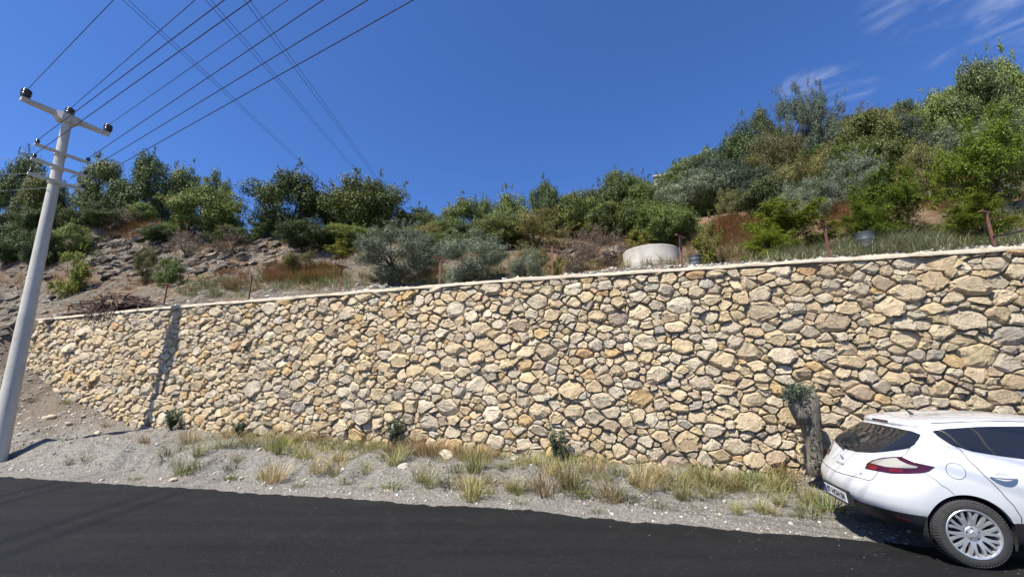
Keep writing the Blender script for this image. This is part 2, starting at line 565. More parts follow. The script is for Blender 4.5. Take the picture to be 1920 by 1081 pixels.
class MB:
    """collects primitives into one mesh"""

    def __init__(self):
        self.v, self.f = [], []

    def add(self, V, Fs):
        n = len(self.v)
        self.v += [tuple(x) for x in V]
        self.f += [tuple(i + n for i in f) for f in Fs]
        return self

    def box(self, c, s, mtx=None):
        hx, hy, hz = s[0] / 2, s[1] / 2, s[2] / 2
        V = [Vector((x * hx, y * hy, z * hz)) for z in (-1, 1) for y in (-1, 1) for x in (-1, 1)]
        if mtx is not None:
            V = [mtx @ v for v in V]
        V = [v + Vector(c) for v in V]
        return self.add(V, [(0, 2, 3, 1), (4, 5, 7, 6), (0, 1, 5, 4), (2, 6, 7, 3), (0, 4, 6, 2), (1, 3, 7, 5)])

    def tube(self, pts, rads, n=8, caps=True):
        pts = [Vector(p) for p in pts]
        if not hasattr(rads, '__len__'):
            rads = [rads] * len(pts)
        V, Fs = [], []
        up = None
        for i, p in enumerate(pts):
            t = (pts[min(i + 1, len(pts) - 1)] - pts[max(i - 1, 0)]).normalized()
            if up is None:
                up = Vector((0, 0, 1)) if abs(t.z) < 0.9 else Vector((1, 0, 0))
            a = t.cross(up).normalized()
            bb = a.cross(t).normalized()
            up = bb
            for k in range(n):
                th = 2 * math.pi * k / n
                V.append(p + (a * math.cos(th) + bb * math.sin(th)) * rads[i])
        for i in range(len(pts) - 1):
            for k in range(n):
                k2 = (k + 1) % n
                Fs.append((i * n + k, i * n + k2, (i + 1) * n + k2, (i + 1) * n + k))
        if caps:
            Fs.append(tuple(range(n - 1, -1, -1)))
            Fs.append(tuple(range((len(pts) - 1) * n, len(pts) * n)))
        return self.add(V, Fs)

    def lathe(self, prof, n=24, c=(0, 0, 0), axis='z'):
        V, Fs = [], []
        for (r, z) in prof:
            for k in range(n):
                th = 2 * math.pi * k / n
                x, y = r * math.cos(th), r * math.sin(th)
                V.append(Vector((x, y, z)) if axis == 'z' else Vector((x, z, y)))
        V = [v + Vector(c) for v in V]
        for i in range(len(prof) - 1):
            for k in range(n):
                k2 = (k + 1) % n
                q = (i * n + k, i * n + k2, (i + 1) * n + k2, (i + 1) * n + k)
                Fs.append(q if axis == 'z' else q[::-1])
        return self.add(V, Fs)

    def build(self, name, material, parent=None, smooth=False, **kw):
        return link(name, mesh_py(name, self.v, self.f, material, smooth), parent, **kw)


def smooth_angle(o, deg=35):
    me = o.data
    me.polygons.foreach_set('use_smooth', [True] * len(me.polygons))
    bm = bmesh.new()
    bm.from_mesh(me)
    for e in bm.edges:
        if len(e.link_faces) == 2 and e.calc_face_angle(0) > R(deg):
            e.smooth = False
    bm.to_mesh(me)
    bm.free()


def copy_tree(o, parent=None):
    c = o.copy()
    col.objects.link(c)
    c.parent = parent
    for ch in list(o.children):
        copy_tree(ch, c)
    return c


ONES = ['', 'first', 'second', 'third', 'fourth', 'fifth', 'sixth', 'seventh', 'eighth', 'ninth', 'tenth', 'eleventh', 'twelfth',
        'thirteenth', 'fourteenth', 'fifteenth', 'sixteenth', 'seventeenth', 'eighteenth', 'nineteenth']
TENS = {2: 'twent', 3: 'thirt', 4: 'fort', 5: 'fift', 6: 'sixt', 7: 'sevent'}


def ordinal(n):
    if n < 20:
        return ONES[n]
    t, u = divmod(n, 10)
    return TENS[t] + 'ieth' if u == 0 else TENS[t] + 'y-' + ONES[u]


# ------------------------------------------------------------------ terrain
WA = R(15.1)
WT = Vector((math.cos(WA), -math.sin(WA)))      # along the wall, rightwards
WN = Vector((math.sin(WA), math.cos(WA)))       # away from the camera, into the hill
WO = Vector((0.0, 9.0))


def sd(x, y):
    dx, dy = x - WO.x, y - WO.y
    return dx * WT.x + dy * WT.y, dx * WN.x + dy * WN.y


def xy(s, d):
    return WO.x + s * WT.x + d * WN.x, WO.y + s * WT.y + d * WN.y


def itp(x, xs, ys):
    return float(np.interp(x, xs, ys))


def sstep(a, b, x):
    t = min(1.0, max(0.0, (x - a) / (b - a)))
    return t * t * (3 - 2 * t)


def ztop(s):
    return itp(s, (-30, -16.5, -10.9, 0, 9, 20), (3.70, 3.74, 3.90, 4.08, 4.08, 4.05))


def zbase(s):
    return itp(s, (-24, -17.4, -16.4, -14, -11, -9, 0, 6, 20), (3.75, 3.74, 2.35, 1.35, 0.58, 0.54, 0.36, 0.26, 0.22))


def dedge(s):
    return itp(s, (-60, -9.4, 0.5, 4.6, 20), (-6.2, -3.2, -2.5, -2.52, -2.6))


def front_z(s, d):
    e = dedge(s)
    if d <= e:
        return -0.03
    u = (d - e) / (-e)
    zb = zbase(s)
    low = sstep(-15, -11, s)                        # how far the bank profile applies
    e1 = 0.30 + 0.07 * noise.noise(Vector((s * 0.9, 1.0, 0.0))) + 0.03 * noise.noise(Vector((s * 3.1, 6.0, 0.0)))
    prof = 0.06 * u + 0.64 * sstep(e1, e1 + 0.20, u) + 0.30 * sstep(0.55, 1.0, u)
    fl = sstep(1.6, 4.0, s)                         # flat shoulder where the car is parked
    prof = prof * (1 - fl) + fl * (0.03 * u + 0.97 * sstep(0.52, 1.0, u))
    lin = sstep(0.05, 1.0, u) * 0.5 + 0.5 * u
    z = zb * (prof * low + lin * (1 - low))
    nz = noise.fractal(Vector((s * 1.1, d * 1.3, 3.0)), 0.9, 2.1, 4)
    amp = 0.05 * sstep(0.12, 0.5, u) + 0.010
    z += nz * amp
    z += (0.006 + 0.034 * sstep(0.2, 0.4, u) * sstep(1.0, 0.6, u)) * noise.fractal(Vector((s * 4.7, d * 4.7, 1.0)), 0.7, 2.1, 3)
    g = noise.noise(Vector((s * 2.3, 0.0, 9.0)))
    z += 0.07 * g * sstep(0.2, 0.45, u) * sstep(0.95, 0.6, u)
    return z - 0.015


def hill_crest(s):
    return itp(s, (-30, -24.5, -19.5, -8, -2.4, 0, 2.7, 6.3, 10.9, 14.7, 28.8, 42.5, 60), (6.0, 6.0, 7.0, 8.0, 9.0, 13.0, 18.0, 24.0, 28.0, 30.0, 40.0, 45.0, 46.0))


def hill_z(s, d):
    zt = ztop(s)
    tw = itp(s, (-14, -8, -2.4, 1, 4, 9), (0.7, 1.3, 3.2, 4.2, 4.4, 3.0))
    ts = itp(s, (-14, -8, 0, 9), (0.42, 0.34, 0.24, 0.32))
    c = hill_crest(s)
    rise = itp(s, (-30, -24.5, -19.5, -8, -2.4, 0, 2.7, 6.3, 10.9, 14.7, 28.8, 42.5, 60), (7.2, 7.0, 5.6, 4.5, 4.2, 6.0, 8.5, 12.3, 15.2, 17.2, 24.5, 28.6, 31.0))
    m_ = (rise - ts * tw) / (c - tw)
    z = zt + ts * min(d, tw)
    if d > tw:
        k = d - tw
        mm = min(k, c - tw)
        z += m_ * mm * (1 - math.exp(-mm * 1.2) * 0.35)
        if k > c - tw:
            z += 0.08 * (k - (c - tw))
    am = sstep(0.25, 3.0, d)
    z += 0.34 * am * noise.fractal(Vector((s * 0.35, d * 0.35, 1.7)), 0.9, 2.0, 4)
    z += 0.10 * sstep(0.2, 1.0, d) * noise.fractal(Vector((s * 1.6, d * 1.6, 5.7)), 0.8, 2.0, 3)
    return z


def ground_z(x, y):
    s, d = sd(x, y)
    return hill_z(s, d) if d > 0.2 else front_z(s, d)


def hit_ground(px, py, tmin=3.0, tmax=90.0):
    r = ray(px, py)
    t = tmin
    while t < tmax:
        p = Vector((r.x * t, r.y * t, CAM_H + r.z * t))
        s, d = sd(p.x, p.y)
        if d <= 0 and p.z < front_z(s, d):
            return p
        if 0 < d <= 0.25 and s > -16.4 and p.z < ztop(s):
            return p
        if d > 0.25 and p.z < hill_z(s, d):
            return p
        t += 0.04 if t < 20 else 0.15
    return None


def on_hill(px, d):
    """ground point at distance d behind the wall seen in picture column px"""
    X, Y, Z = 0.0, 9 + d, 5.0
    for _ in range(40):
        zc = Y * CP + (Z - CAM_H) * SP
        X = 0.6 * X + 0.4 * ((px - 960) / FPX * zc)
        Y = WO.y + (d - (X - WO.x) * WN.x) / WN.y
        s, _d = sd(X, Y)
        Z = hill_z(s, d)
    return Vector((X, Y, Z))


# front ground: one sheet out to the horizon
ss = np.concatenate([np.array([-400, -200, -100, -60, -45, -36, -30]), np.arange(-26, 12, 0.09), np.array([12.5, 13.5, 15.5, 17, 20, 26, 40, 80, 200, 400])])
us = np.linspace(0, 1, 56)
V, F = [], []
soil = []
for s in ss:
    e = dedge(s)
    for d in (-400.0, -60.0, -12.0, -6.8 if e > -6 else e - 1):
        x, y = xy(s, d)
        V.append((x, y, -0.03))
        soil.append(0)
    for u in us:
        d = e * (1 - u) + (0.15 if u == 1 else 0)
        x, y = xy(s, d)
        V.append((x, y, front_z(s, min(d, 0)) if d <= 0 else front_z(s, 0)))
        soil.append(sstep(-10.5, -13.5, s) * 0.85 * sstep(0.3, 0.6, u) + 0.35 * sstep(0.55, 0.9, u))
nr = len(us) + 4
for i in range(len(ss) - 1):
    for j in range(nr - 1):
        F.append((i * nr + j, (i + 1) * nr + j, (i + 1) * nr + j + 1, i * nr + j + 1))
me = mesh_np('ground', V, F, M['gravel'], True)
at = me.attributes.new('soil', 'FLOAT', 'POINT')
at.data.foreach_set('value', np.array(soil, dtype=np.float32))
g = link('ground', me)
g['kind'] = 'structure'

# road: asphalt sheet with a ragged, slightly raised edge
V, F = [], []
rs = np.concatenate([np.array([-300, -150, -80, -50]), np.arange(-34, 20, 0.09), np.array([24, 30, 50, 100, 300])])
prof_w = (0.0, -0.012, -0.05, -0.14, -0.5, -1.2, -2.4, -4.0, -9.5)
prof_z = (-0.028, -0.006, 0.006, 0.012, 0.014, 0.016, 0.018, 0.02, 0.0)
rnd = random.Random(5)
for s in rs:
    e = dedge(s) + 0.05 + 0.09 * noise.noise(Vector((s * 0.7, 0, 0))) + 0.07 * noise.noise(Vector((s * 2.7, 4, 0))) + 0.035 * noise.noise(Vector((s * 9, 7, 0))) + 0.03 * rnd.uniform(-1, 1)
    if s < -9:
        e += 0.0
    for j, (w_, z_) in enumerate(zip(prof_w, prof_z)):
        x, y = xy(s, e + w_)
        zz = z_ + (0.010 * noise.noise(Vector((s * 0.5, w_ * 0.7, 2))) if 3 <= j < 8 else 0) + (0.006 * noise.noise(Vector((s * 6, w_ * 9, 1))) if 0 < j < 5 else 0)
        V.append((x, y, zz))
nr = len(prof_w)
for i in range(len(rs) - 1):
    for j in range(nr - 1):
        F.append((i * nr + j + 1, (i + 1) * nr + j + 1, (i + 1) * nr + j, i * nr + j))
road = link('road', mesh_np('road', V, F, M['asphalt'], True))
road['kind'] = 'structure'

# hillside
hs = np.concatenate([np.array([-140, -100, -75, -60, -50, -44]), np.arange(-40, 26, 0.30), np.array([27, 29, 32, 36, 42, 50, 62, 80, 110, 150])])
hd_ = np.concatenate([np.array([0.09]), np.arange(0.10, 12, 0.26), np.arange(12, 30, 0.6), np.arange(30, 70, 1.6), np.array([74, 80, 90, 105, 130, 170])])
V, F, soil, grn = [], [], [], []
for s in hs:
    for d in hd_:
        x, y = xy(s, d)
        V.append((x, y, hill_z(s, d) - (3.4 if d < 0.095 else 0.0)))
        # bare shale right behind the wall and on the cut bank; litter and soil higher up
        q = sstep(2.0, 7.0, d) * 0.75
        if s < -5:
            q = 0.34 + 0.40 * sstep(5.5, 8.0, d) + 0.10 * noise.noise(Vector((s * .5, d * .5, 7)))
        if s > 7:
            q = max(q, sstep(1.0, 3.0, d) * 0.85)
        soil.append(q)
        grn.append(sstep(9, 15, d) * 0.8)
nr = len(hd_)
for i in range(len(hs) - 1):
    for j in range(nr - 1):
        F.append((i * nr + j, (i + 1) * nr + j, (i + 1) * nr + j + 1, i * nr + j + 1))
me = mesh_np('hillside', V, F, M['hill'], True)
me.attributes.new('soil', 'FLOAT', 'POINT').data.foreach_set('value', np.array(soil, dtype=np.float32))
me.attributes.new('green', 'FLOAT', 'POINT').data.foreach_set('value', np.array(grn, dtype=np.float32))
hill = link('hillside', me)
hill['kind'] = 'structure'

# ------------------------------------------------------------------ retaining wall of rubble stone
wall = thing('retaining_wall', 'long tan rubble-stone retaining wall with pale concrete coping beside the road', 'wall', (WO.x, WO.y, 0), -WA)
S0, S1 = -16.5, 14.0
BATTER = 0.055


def wall_off(s, h):
    """face position (along -d) of the battered wall at height h"""
    return (ztop(s) - h) * BATTER


def wpt(s, h, out):
    """wall-local point: x along wall, y into hill"""
    return (s, -wall_off(s, h) - out, h)


rng = random.Random(11)
seeds = []
cell = 0.3
gridh = {}
AN = 1.42                                             # stones are wider than tall


def try_seed(s, h, r):
    sx = s / AN
    gx, gy = int(math.floor(sx / cell)), int(math.floor(h / cell))
    for ix in range(gx - 2, gx + 3):
        for iy in range(gy - 2, gy + 3):
            for (a, b_, r2) in gridh.get((ix, iy), ()):
                if (a - sx) ** 2 + (b_ - h) ** 2 < ((r + r2) * 0.90) ** 2:
                    return
    gridh.setdefault((gx, gy), []).append((sx, h, r))
    seeds.append((sx, h, r))


for (n, lo, hi) in ((260, 0.145, 0.180), (2600, 0.100, 0.130), (13000, 0.070, 0.095), (44000, 0.036, 0.060)):
    for _ in range(n):
        s = rng.uniform(S0 - 0.3, S1 + 0.3)
        hmin = zbase(s) - 0.5
        h = rng.uniform(hmin, ztop(s) + 0.1)
        try_seed(s, h, rng.uniform(lo, hi) * (1.0 + 0.07 * sstep(2.0, 5.5, s)))


def clip(poly, nx, ny, c):
    out = []
    n = len(poly)
    for i in range(n):
        p, q = poly[i], poly[(i + 1) % n]
        dp = p[0] * nx + p[1] * ny - c
        dq = q[0] * nx + q[1] * ny - c
        if dp <= 0:
            out.append(p)
        if dp * dq < 0:
            t = dp / (dp - dq)
            out.append((p[0] + (q[0] - p[0]) * t, p[1] + (q[1] - p[1]) * t))
    return out


PAL = [((0.60, 0.49, 0.325), 6), ((0.65, 0.55, 0.385), 8), ((0.60, 0.525, 0.40), 6), ((0.56, 0.50, 0.40), 3), ((0.50, 0.465, 0.40), 0.8),
       ((0.64, 0.48, 0.265), 1.6), ((0.56, 0.39, 0.22), 0.5), ((0.70, 0.62, 0.48), 6), ((0.40, 0.335, 0.265), 0.4), ((0.56, 0.455, 0.33), 2), ((0.67, 0.555, 0.36), 3)]
stones = []
for i, (sx, h, r) in enumerate(seeds):
    poly = [(sx - 0.6, h - 0.6), (sx + 0.6, h - 0.6), (sx + 0.6, h + 0.6), (sx - 0.6, h + 0.6)]
    gx, gy = int(math.floor(sx / cell)), int(math.floor(h / cell))
    for ix in range(gx - 2, gx + 3):
        for iy in range(gy - 2, gy + 3):
            for (a, b_, r2) in gridh.get((ix, iy), ()):
                dx, dy = a - sx, b_ - h
                dd = math.hypot(dx, dy)
                if dd < 1e-6 or dd > 0.75:
                    continue
                k = (dd * dd + r * r - r2 * r2) / (2 * dd)
                gap = rng.choice((0.0005, 0.001, 0.002, 0.004, 0.006, 0.012))
                nx, ny = dx / dd, dy / dd
                poly = clip(poly, nx, ny, nx * sx + ny * h + k - gap)
                if len(poly) < 3:
                    break
    if len(poly) < 3:
        continue
    s = sx * AN
    poly = clip(poly, 0, 1, ztop(s) - 0.045 + rng.uniform(-0.015, 0.01))
    poly = clip(poly, -1, 0, -(S0 + 0.35 * max(0, (h - 2.4)) * 0.5) / AN)
    poly = clip(poly, 1, 0, S1 / AN)
    if len(poly) < 3:
        continue
    # round the corners, roughen the outline
    pts = []
    n = len(poly)
    for a in range(n):
        p, q = poly[a], poly[(a + 1) % n]
        el = math.hypot((q[0] - p[0]) * AN, q[1] - p[1])
        if el < 0.012:
            continue
        t = min(0.25, 0.018 / el)
        pts.append((p[0] + (q[0] - p[0]) * t, p[1] + (q[1] - p[1]) * t))
        if el > 0.10:
            j = rng.uniform(-0.012, 0.008)
            tx, ty = (q[1] - p[1]) / el, -(q[0] - p[0]) / el
            pts.append(((p[0] + q[0]) / 2 + tx * j, (p[1] + q[1]) / 2 + ty * j))
        pts.append((p[0] + (q[0] - p[0]) * (1 - t), p[1] + (q[1] - p[1]) * (1 - t)))
    if len(pts) < 5:
        continue
    pts = [(p[0] * AN, p[1]) for p in pts]
    pts = [(a + 0.075 * noise.noise(Vector((a * 2.4, b_ * 2.4, 1.0))) + 0.024 * noise.noise(Vector((a * 8, b_ * 8, 4.0))) + rng.uniform(-0.004, 0.004),
            min(b_ + 0.065 * noise.noise(Vector((a * 2.4, b_ * 2.4, 8.0))) + 0.022 * noise.noise(Vector((a * 8, b_ * 8, 9.0))) + rng.uniform(-0.004, 0.004), ztop(a) - 0.035)) for a, b_ in pts]
    cx = sum(p[0] for p in pts) / len(pts)
    cy = sum(p[1] for p in pts) / len(pts)
    area = abs(sum(pts[k][0] * pts[(k + 1) % len(pts)][1] - pts[(k + 1) % len(pts)][0] * pts[k][1] for k in range(len(pts)))) / 2
    if area < 0.0011:
        continue
    size = math.sqrt(area)
    outp = rng.uniform(-0.024, 0.034)
    tx, ty = rng.gauss(0, 0.13), rng.gauss(-0.02, 0.13)
    bul = size * rng.uniform(0.05, 0.17)
    sc2 = rng.uniform(0.62, 0.84)
    ox, oy = rng.uniform(-0.12, 0.12) * size, rng.uniform(-0.12, 0.12) * size
    V = []
    N = len(pts)
    for (a, b_) in pts:
        V.append(wpt(a, b_, -0.16))
    for (a, b_) in pts:
        a2, b2 = cx + (a - cx) * 0.965, cy + (b_ - cy) * 0.965
        V.append(wpt(a2, b2, outp + tx * (a2 - cx) + ty * (b2 - cy) + rng.uniform(-0.022, 0.008) - 0.012))
    for (a, b_) in pts:
        a2, b2 = cx + ox + (a - cx) * sc2 * rng.uniform(0.84, 1.12), cy + oy + (b_ - cy) * sc2 * rng.uniform(0.84, 1.12)
        V.append(wpt(a2, b2, outp + tx * (a2 - cx) + ty * (b2 - cy) + bul * rng.uniform(0.55, 1.1) + rng.uniform(-0.008, 0.008)))
    Fs = []
    for k in range(N):
        k2 = (k + 1) % N
        Fs.append((k, k2, N + k2, N + k))
        Fs.append((N + k, N + k2, 2 * N + k2, 2 * N + k))
    Fs.append(tuple(range(2 * N, 3 * N)))          # cleaved face
    c = rng.choices([p[0] for p in PAL], [p[1] for p in PAL])[0]
    v = rng.uniform(0.90, 1.12)
    c = (min(0.75, c[0] * v), min(0.72, c[1] * v * 0.965), min(0.7, c[2] * v * 0.92))
    wx, wy = xy(cx, -0.1)
    px, py, zc = project((wx, wy, cy))
    seen = area / max(zc, 1) ** 2 if (-40 < px < 1960 and cy > zbase(cx) - 0.02) else 0
    stones.append((seen, V, Fs, c, (cx, cy)))
stones.sort(key=lambda t: -t[0])
print('stones', len(stones))


def stone_attr(me, cols):
    at = me.attributes.new('stone_col', 'FLOAT_COLOR', 'POINT')
    at.data.foreach_set('color', np.array(cols, dtype=np.float32).ravel())


for (seen, V, Fs, c, cc_) in stones[:300]:
    o3 = Vector((cc_[0], 0, cc_[1]))
    me = mesh_py('stone', [Vector(v) - o3 for v in V], Fs, M['stone'])
    stone_attr(me, [(c[0], c[1], c[2], 1)] * len(V))
    link('stone', me, wall, o3)
V, Fs, C_ = [], [], []
for (seen, v, f, c, _) in stones[300:]:
    n = len(V)
    V += v
    Fs += [tuple(i + n for i in q) for q in f]
    C_ += [(c[0], c[1], c[2], 1)] * len(v)
me = mesh_py('rubble_stones', V, Fs, M['stone'])
stone_attr(me, C_)
rest = link('rubble_stones', me, wall)
rest['kind'] = 'stuff'
# mortar bed behind the stones
V, F = [], []
ms = np.arange(S0 + 0.03, S1, 0.11)
nh = 40
for s in ms:
    for k in range(nh):
        h = zbase(s) - 0.5 + (ztop(s) - 0.03 - zbase(s) + 0.5) * k / (nh - 1)
        V.append(wpt(s, h, -0.070 + 0.035 * noise.fractal(Vector((s * 5, h * 5, 0)), 0.9, 2, 3)))
for i in range(len(ms) - 1):
    for j in range(nh - 1):
        F.append((i * nh + j, (i + 1) * nh + j, (i + 1) * nh + j + 1, i * nh + j + 1))
link('mortar_bed', mesh_np('mortar_bed', V, F, M['mortar'], True), wall)
# coping strip cast along the top
V, F = [], []
cs = np.arange(S0 + 0.1, S1, 0.14)
for s in cs:
    z = ztop(s)
    nz = [0.020 * noise.noise(Vector((s * 2.5, k * 3.3, 0))) + 0.010 * noise.noise(Vector((s * 9, k * 5.1, 2))) for k in range(5)]
    for k, (yy, zz) in enumerate(((0.42, -0.2), (0.42, 0.04), (0.0, 0.035), (-0.045, 0.018), (-0.04, -0.045))):
        V.append((s, yy + nz[k], z + zz + nz[(k + 2) % 5]))
for i in range(len(cs) - 1):
    for j in range(4):
        F.append((i * 5 + j, i * 5 + j + 1, (i + 1) * 5 + j + 1, (i + 1) * 5 + j))
link('coping', mesh_np('coping', V, F, M['coping'], False), wall)

# ------------------------------------------------------------------ utility pole
POLE = Vector((-11.75, 9.75))
pz = front_z(*sd(POLE.x, POLE.y)) - 0.25
pole = thing('utility_pole', 'leaning round concrete utility pole with cross-arms and brown insulators', 'pole', (POLE.x, POLE.y, pz))
PH = 8.72 - pz
LEAN = Vector((-0.036, -0.012, 0))


def pole_at(z):                    # pole-local centre at world height z
    k = z - pz
    return Vector((LEAN.x * k, LEAN.y * k, k))


mb = MB()
zs = np.linspace(0, PH, 24)
mb.tube([Vector((LEAN.x * k, LEAN.y * k, k)) for k in zs], [0.172 - (0.172 - 0.090) * k / PH for k in zs], 28)
shaft = mb.build('shaft', M['pole'], pole)
smooth_angle(shaft, 50)
ARM = Vector((0.40, 0.917, 0)).normalized()
ARMP = Vector((ARM.y, -ARM.x, 0))
top = pole_at(8.72)


def arm_mesh(half, sections):
    """beam along ARM: sections of (t, half width, z0, z1)"""
    V, Fs = [], []
    for (t, w_, z0, z1) in sections:
        c = ARM * (t * half)
        for (a, z) in ((-w_, z0), (w_, z0), (w_, z1), (-w_, z1)):
            V.append(c + ARMP * a + Vector((0, 0, z)))
    for i in range(len(sections) - 1):
        for k in range(4):
            k2 = (k + 1) % 4
            Fs.append((i * 4 + k, i * 4 + k2, (i + 1) * 4 + k2, (i + 1) * 4 + k))
    Fs.append((3, 2, 1, 0))
    n = (len(sections) - 1) * 4
    Fs.append((n, n + 1, n + 2, n + 3))
    return V, Fs


HALF = 0.86
mb = MB().add(*arm_mesh(HALF, [(-1, 0.055, 0.0, 0.10), (-0.30, 0.07, -0.02, 0.10), (-0.17, 0.16, -0.12, 0.10), (0.17, 0.16, -0.12, 0.10), (0.30, 0.07, -0.02, 0.10), (1, 0.055, 0.0, 0.10)]))
top_arm = mb.build('top_crossarm', M['pole'], pole, loc=top)


def insulator(parent, loc, s=1.0):
    prof = [(0.035, 0), (0.085, 0.015), (0.095, 0.05), (0.07, 0.065), (0.105, 0.085), (0.105, 0.12), (0.075, 0.135), (0.108, 0.155), (0.108, 0.185), (0.08, 0.20), (0.105, 0.215), (0.095, 0.24), (0.05, 0.25), (0.045, 0.275), (0.0, 0.285)]
    mb_ = MB().lathe([(r * s, z * s) for r, z in prof], 20)
    o_ = mb_.build('insulator', M['ceramic'], parent, True, loc=loc)
    return o_


tops = []
for t in (-0.93, 0.0, 0.93):
    l = ARM * (t * HALF) + Vector((0, 0, 0.095))
    insulator(top_arm, l, 0.92)
    tops.append(Vector((POLE.x, POLE.y, pz)) + top + l + Vector((0, 0, 0.24)))
lows = []
for (z, half) in ((7.62, 0.52), (7.22, 0.52), (6.82, 0.52)):
    c = pole_at(z) + ARMP * 0.0
    mb = MB().add(*arm_mesh(half, [(-1, 0.035, 0, 0.07), (1, 0.035, 0, 0.07)]))
    a = mb.build('small_crossarm', M['pole'], pole, loc=c + ARMP * 0.15)
    for t in (-0.92, 0.92):
        l = ARM * (t * half) + Vector((0, 0, 0.068))
        insulator(a, l, 0.42)
        lows.append(Vector((POLE.x, POLE.y, pz)) + c + ARMP * 0.15 + l + Vector((0, 0, 0.10)))
# steel band and earth lead
for z in (7.65, 7.25, 6.85):
    MB().lathe([(0.10, -0.02), (0.126, -0.02), (0.126, 0.02), (0.10, 0.02)], 20, pole_at(z)).build('clamp_band', M['pole'], pole)


def cable(p0, p1, r, material, label, group, sag=0.0, n=24, name='power_cable'):
    pts = []
    for k in range(n + 1):
        t = k / n
        p = p0.lerp(p1, t)
        p = p + Vector((0, 0, -4 * sag * t * (1 - t)))
        pts.append(p)
    o_ = MB().tube(pts, r, 5).build(name, material, None, True)
    return tag(o_, label, 'cable', group)


def run_to(p0, px, py, dz, L):
    q = at_height(px, py, p0.z + dz)
    return p0 + (q - p0).normalized() * L


G1 = 'cables strung from the utility pole'
for p0, (px, py), wh in zip(tops, ((213, 0), (366, 0), (540, 0)), ('outer insulator nearest the road', 'middle insulator on the pole top', 'far insulator of the top cross-arm')):
    cable(p0, run_to(p0, px, py, -0.12, 45), 0.0068, M['wire'], 'thin dark cable rising from the ' + wh, G1)
for i, (px, py), wh in ((0, (421, 0), 'road end of the upper small cross-arm'), (2, (472, 0), 'road end of the middle small cross-arm'),
                        (1, (606, 0), 'far end of the upper small cross-arm'), (3, (690, 0), 'far end of the middle small cross-arm'),
                        (5, (775, 0), 'far end of the lowest small cross-arm')):
    cable(lows[i], run_to(lows[i], px, py, -0.10, 45), 0.0078, M['wire'], 'dark cable running from the ' + wh, G1)
for i, py, wh in ((2, 308, 'upper'), (3, 329, 'middle'), (5, 363, 'lowest')):
    q = at_height(-60, py, lows[i].z - 0.02)
    cable(lows[i], lows[i] + (q - lows[i]).normalized() * 30, 0.006, M['wire_pale'], 'pale sunlit wire leaving the pole away from the wall, ' + wh + ' of three', G1)
G2 = 'high-voltage lines crossing the sky'
for (p_a, p_b, wh) in (((206, 0), (700, 437), 'lowest'), ((366, 0), (752, 425), 'middle'), ((441, 0), (800, 470), 'uppermost')):
    for k, off in ((0, 0.0), (1, 11.0)):
        A = at_height(p_a[0] + off, p_a[1], 30)
        B = at_depth(p_b[0] + off * 0.12, p_b[1], 210)
        d_ = (A - B).normalized()
        cable(B, A + d_ * 60, 0.023, M['wire_far'], 'faint grey power line high over the hill, %s pair, %s strand' % (wh, ('one', 'other')[k] if False else ('lower' if k == 0 else 'upper')), G2, sag=-1.2, n=40, name='high_voltage_line')

# ------------------------------------------------------------------ rusty fence posts behind the coping
GP = 'rusty posts along the wall top'
posts = [(303, 533, 'beside the brush pile'), (462, 516, 'second from the brush pile'), (634, 500, 'third from the brush pile'), (820, 484, 'between the two grey olive bushes'),
         (1034, 462, 'a few steps from the round concrete tank'), (1276, 444, 'touching the round concrete tank'), (1554, 424, 'beside the bright green bush'), (1864, 398, 'nearest above the white car')]
rp = random.Random(3)
post_xyz = []
for (px, tpy, wh) in posts:
    p = on_hill(px + 3, 0.62)
    # solve for the height at which the post head shows
    topz = at_depth(px, tpy, p.y).z
    hgt = max(0.5, topz - p.z)
    t = thing('fence_post', 'rusty steel T-headed fence post, ' + wh, 'post', (p.x, p.y, p.z - 0.12), rp.uniform(-0.3, 0.3) - WA, GP)
    lean = Vector((rp.uniform(-0.04, 0.04), rp.uniform(-0.03, 0.03), 1.0))
    hh = hgt + 0.12
    mb = MB()
    mb.box(lean * (hh / 2), (0.052, 0.012, hh))
    mb.box(lean * (hh / 2) + Vector((0, 0.02, 0)), (0.012, 0.032, hh - 0.02))
    mb.build('upright', M['rust'], t)
    hw = rp.uniform(0.36, 0.44)
    tilt = Matrix.Rotation(rp.uniform(-0.25, 0.25), 3, 'Y') @ Matrix.Rotation(rp.uniform(0.2, 0.9), 3, 'Z')
    MB().box(lean * hh + Vector((0, 0, 0.01)), (hw, 0.04, 0.03), tilt).build('head_bar', M['rust'], t)
    post_xyz.append(p)
# black hose hanging from the last post over the coping
p = post_xyz[-1]
hp = []
for (ds, dd, dz) in ((0.0, 0.0, 0.22), (0.12, -0.25, 0.20), (0.3, -0.50, 0.22), (0.45, -0.72, 0.12), (0.52, -0.80, -0.08), (0.62, -0.82, -0.30), (0.9, -0.80, -0.42), (1.6, -0.78, -0.30), (2.6, -0.72, 0.0), (4.0, -0.4, 0.25)):
    s_, d_ = sd(p.x, p.y)
    x, y = xy(s_ + ds, d_ + dd)
    hp.append(Vector((x, y, p.z + dz)))
tag(MB().tube(hp, 0.016, 6).build('hose', M['hose'], None, True), 'black rubber hose draped over the coping by the last rusty post', 'hose')

# ------------------------------------------------------------------ round concrete tank, barrels, hut
p = on_hill(1222, 3.9)
tz = at_depth(1222, 459, p.y - 0.7).z
tank = thing('water_tank', 'low round concrete water tank behind the wall coping', 'tank', (p.x, p.y, p.z - 0.5))
th = tz - p.z + 0.5
rr = 52 * (p.y / CP) / FPX / 1.02
mb = MB()
prof = [(rr, 0), (rr, 0.35), (rr + 0.004, th * 0.55), (rr + 0.004, th * 0.55 + 0.01), (rr, th * 0.55 + 0.02), (rr, th - 0.02), (rr - 0.02, th), (rr - 0.12, th), (rr - 0.12, 0.2), (0, 0.2)]
o_ = mb.lathe(prof, 48).build('shell', M['tank'], tank)
smooth_angle(o_, 40)


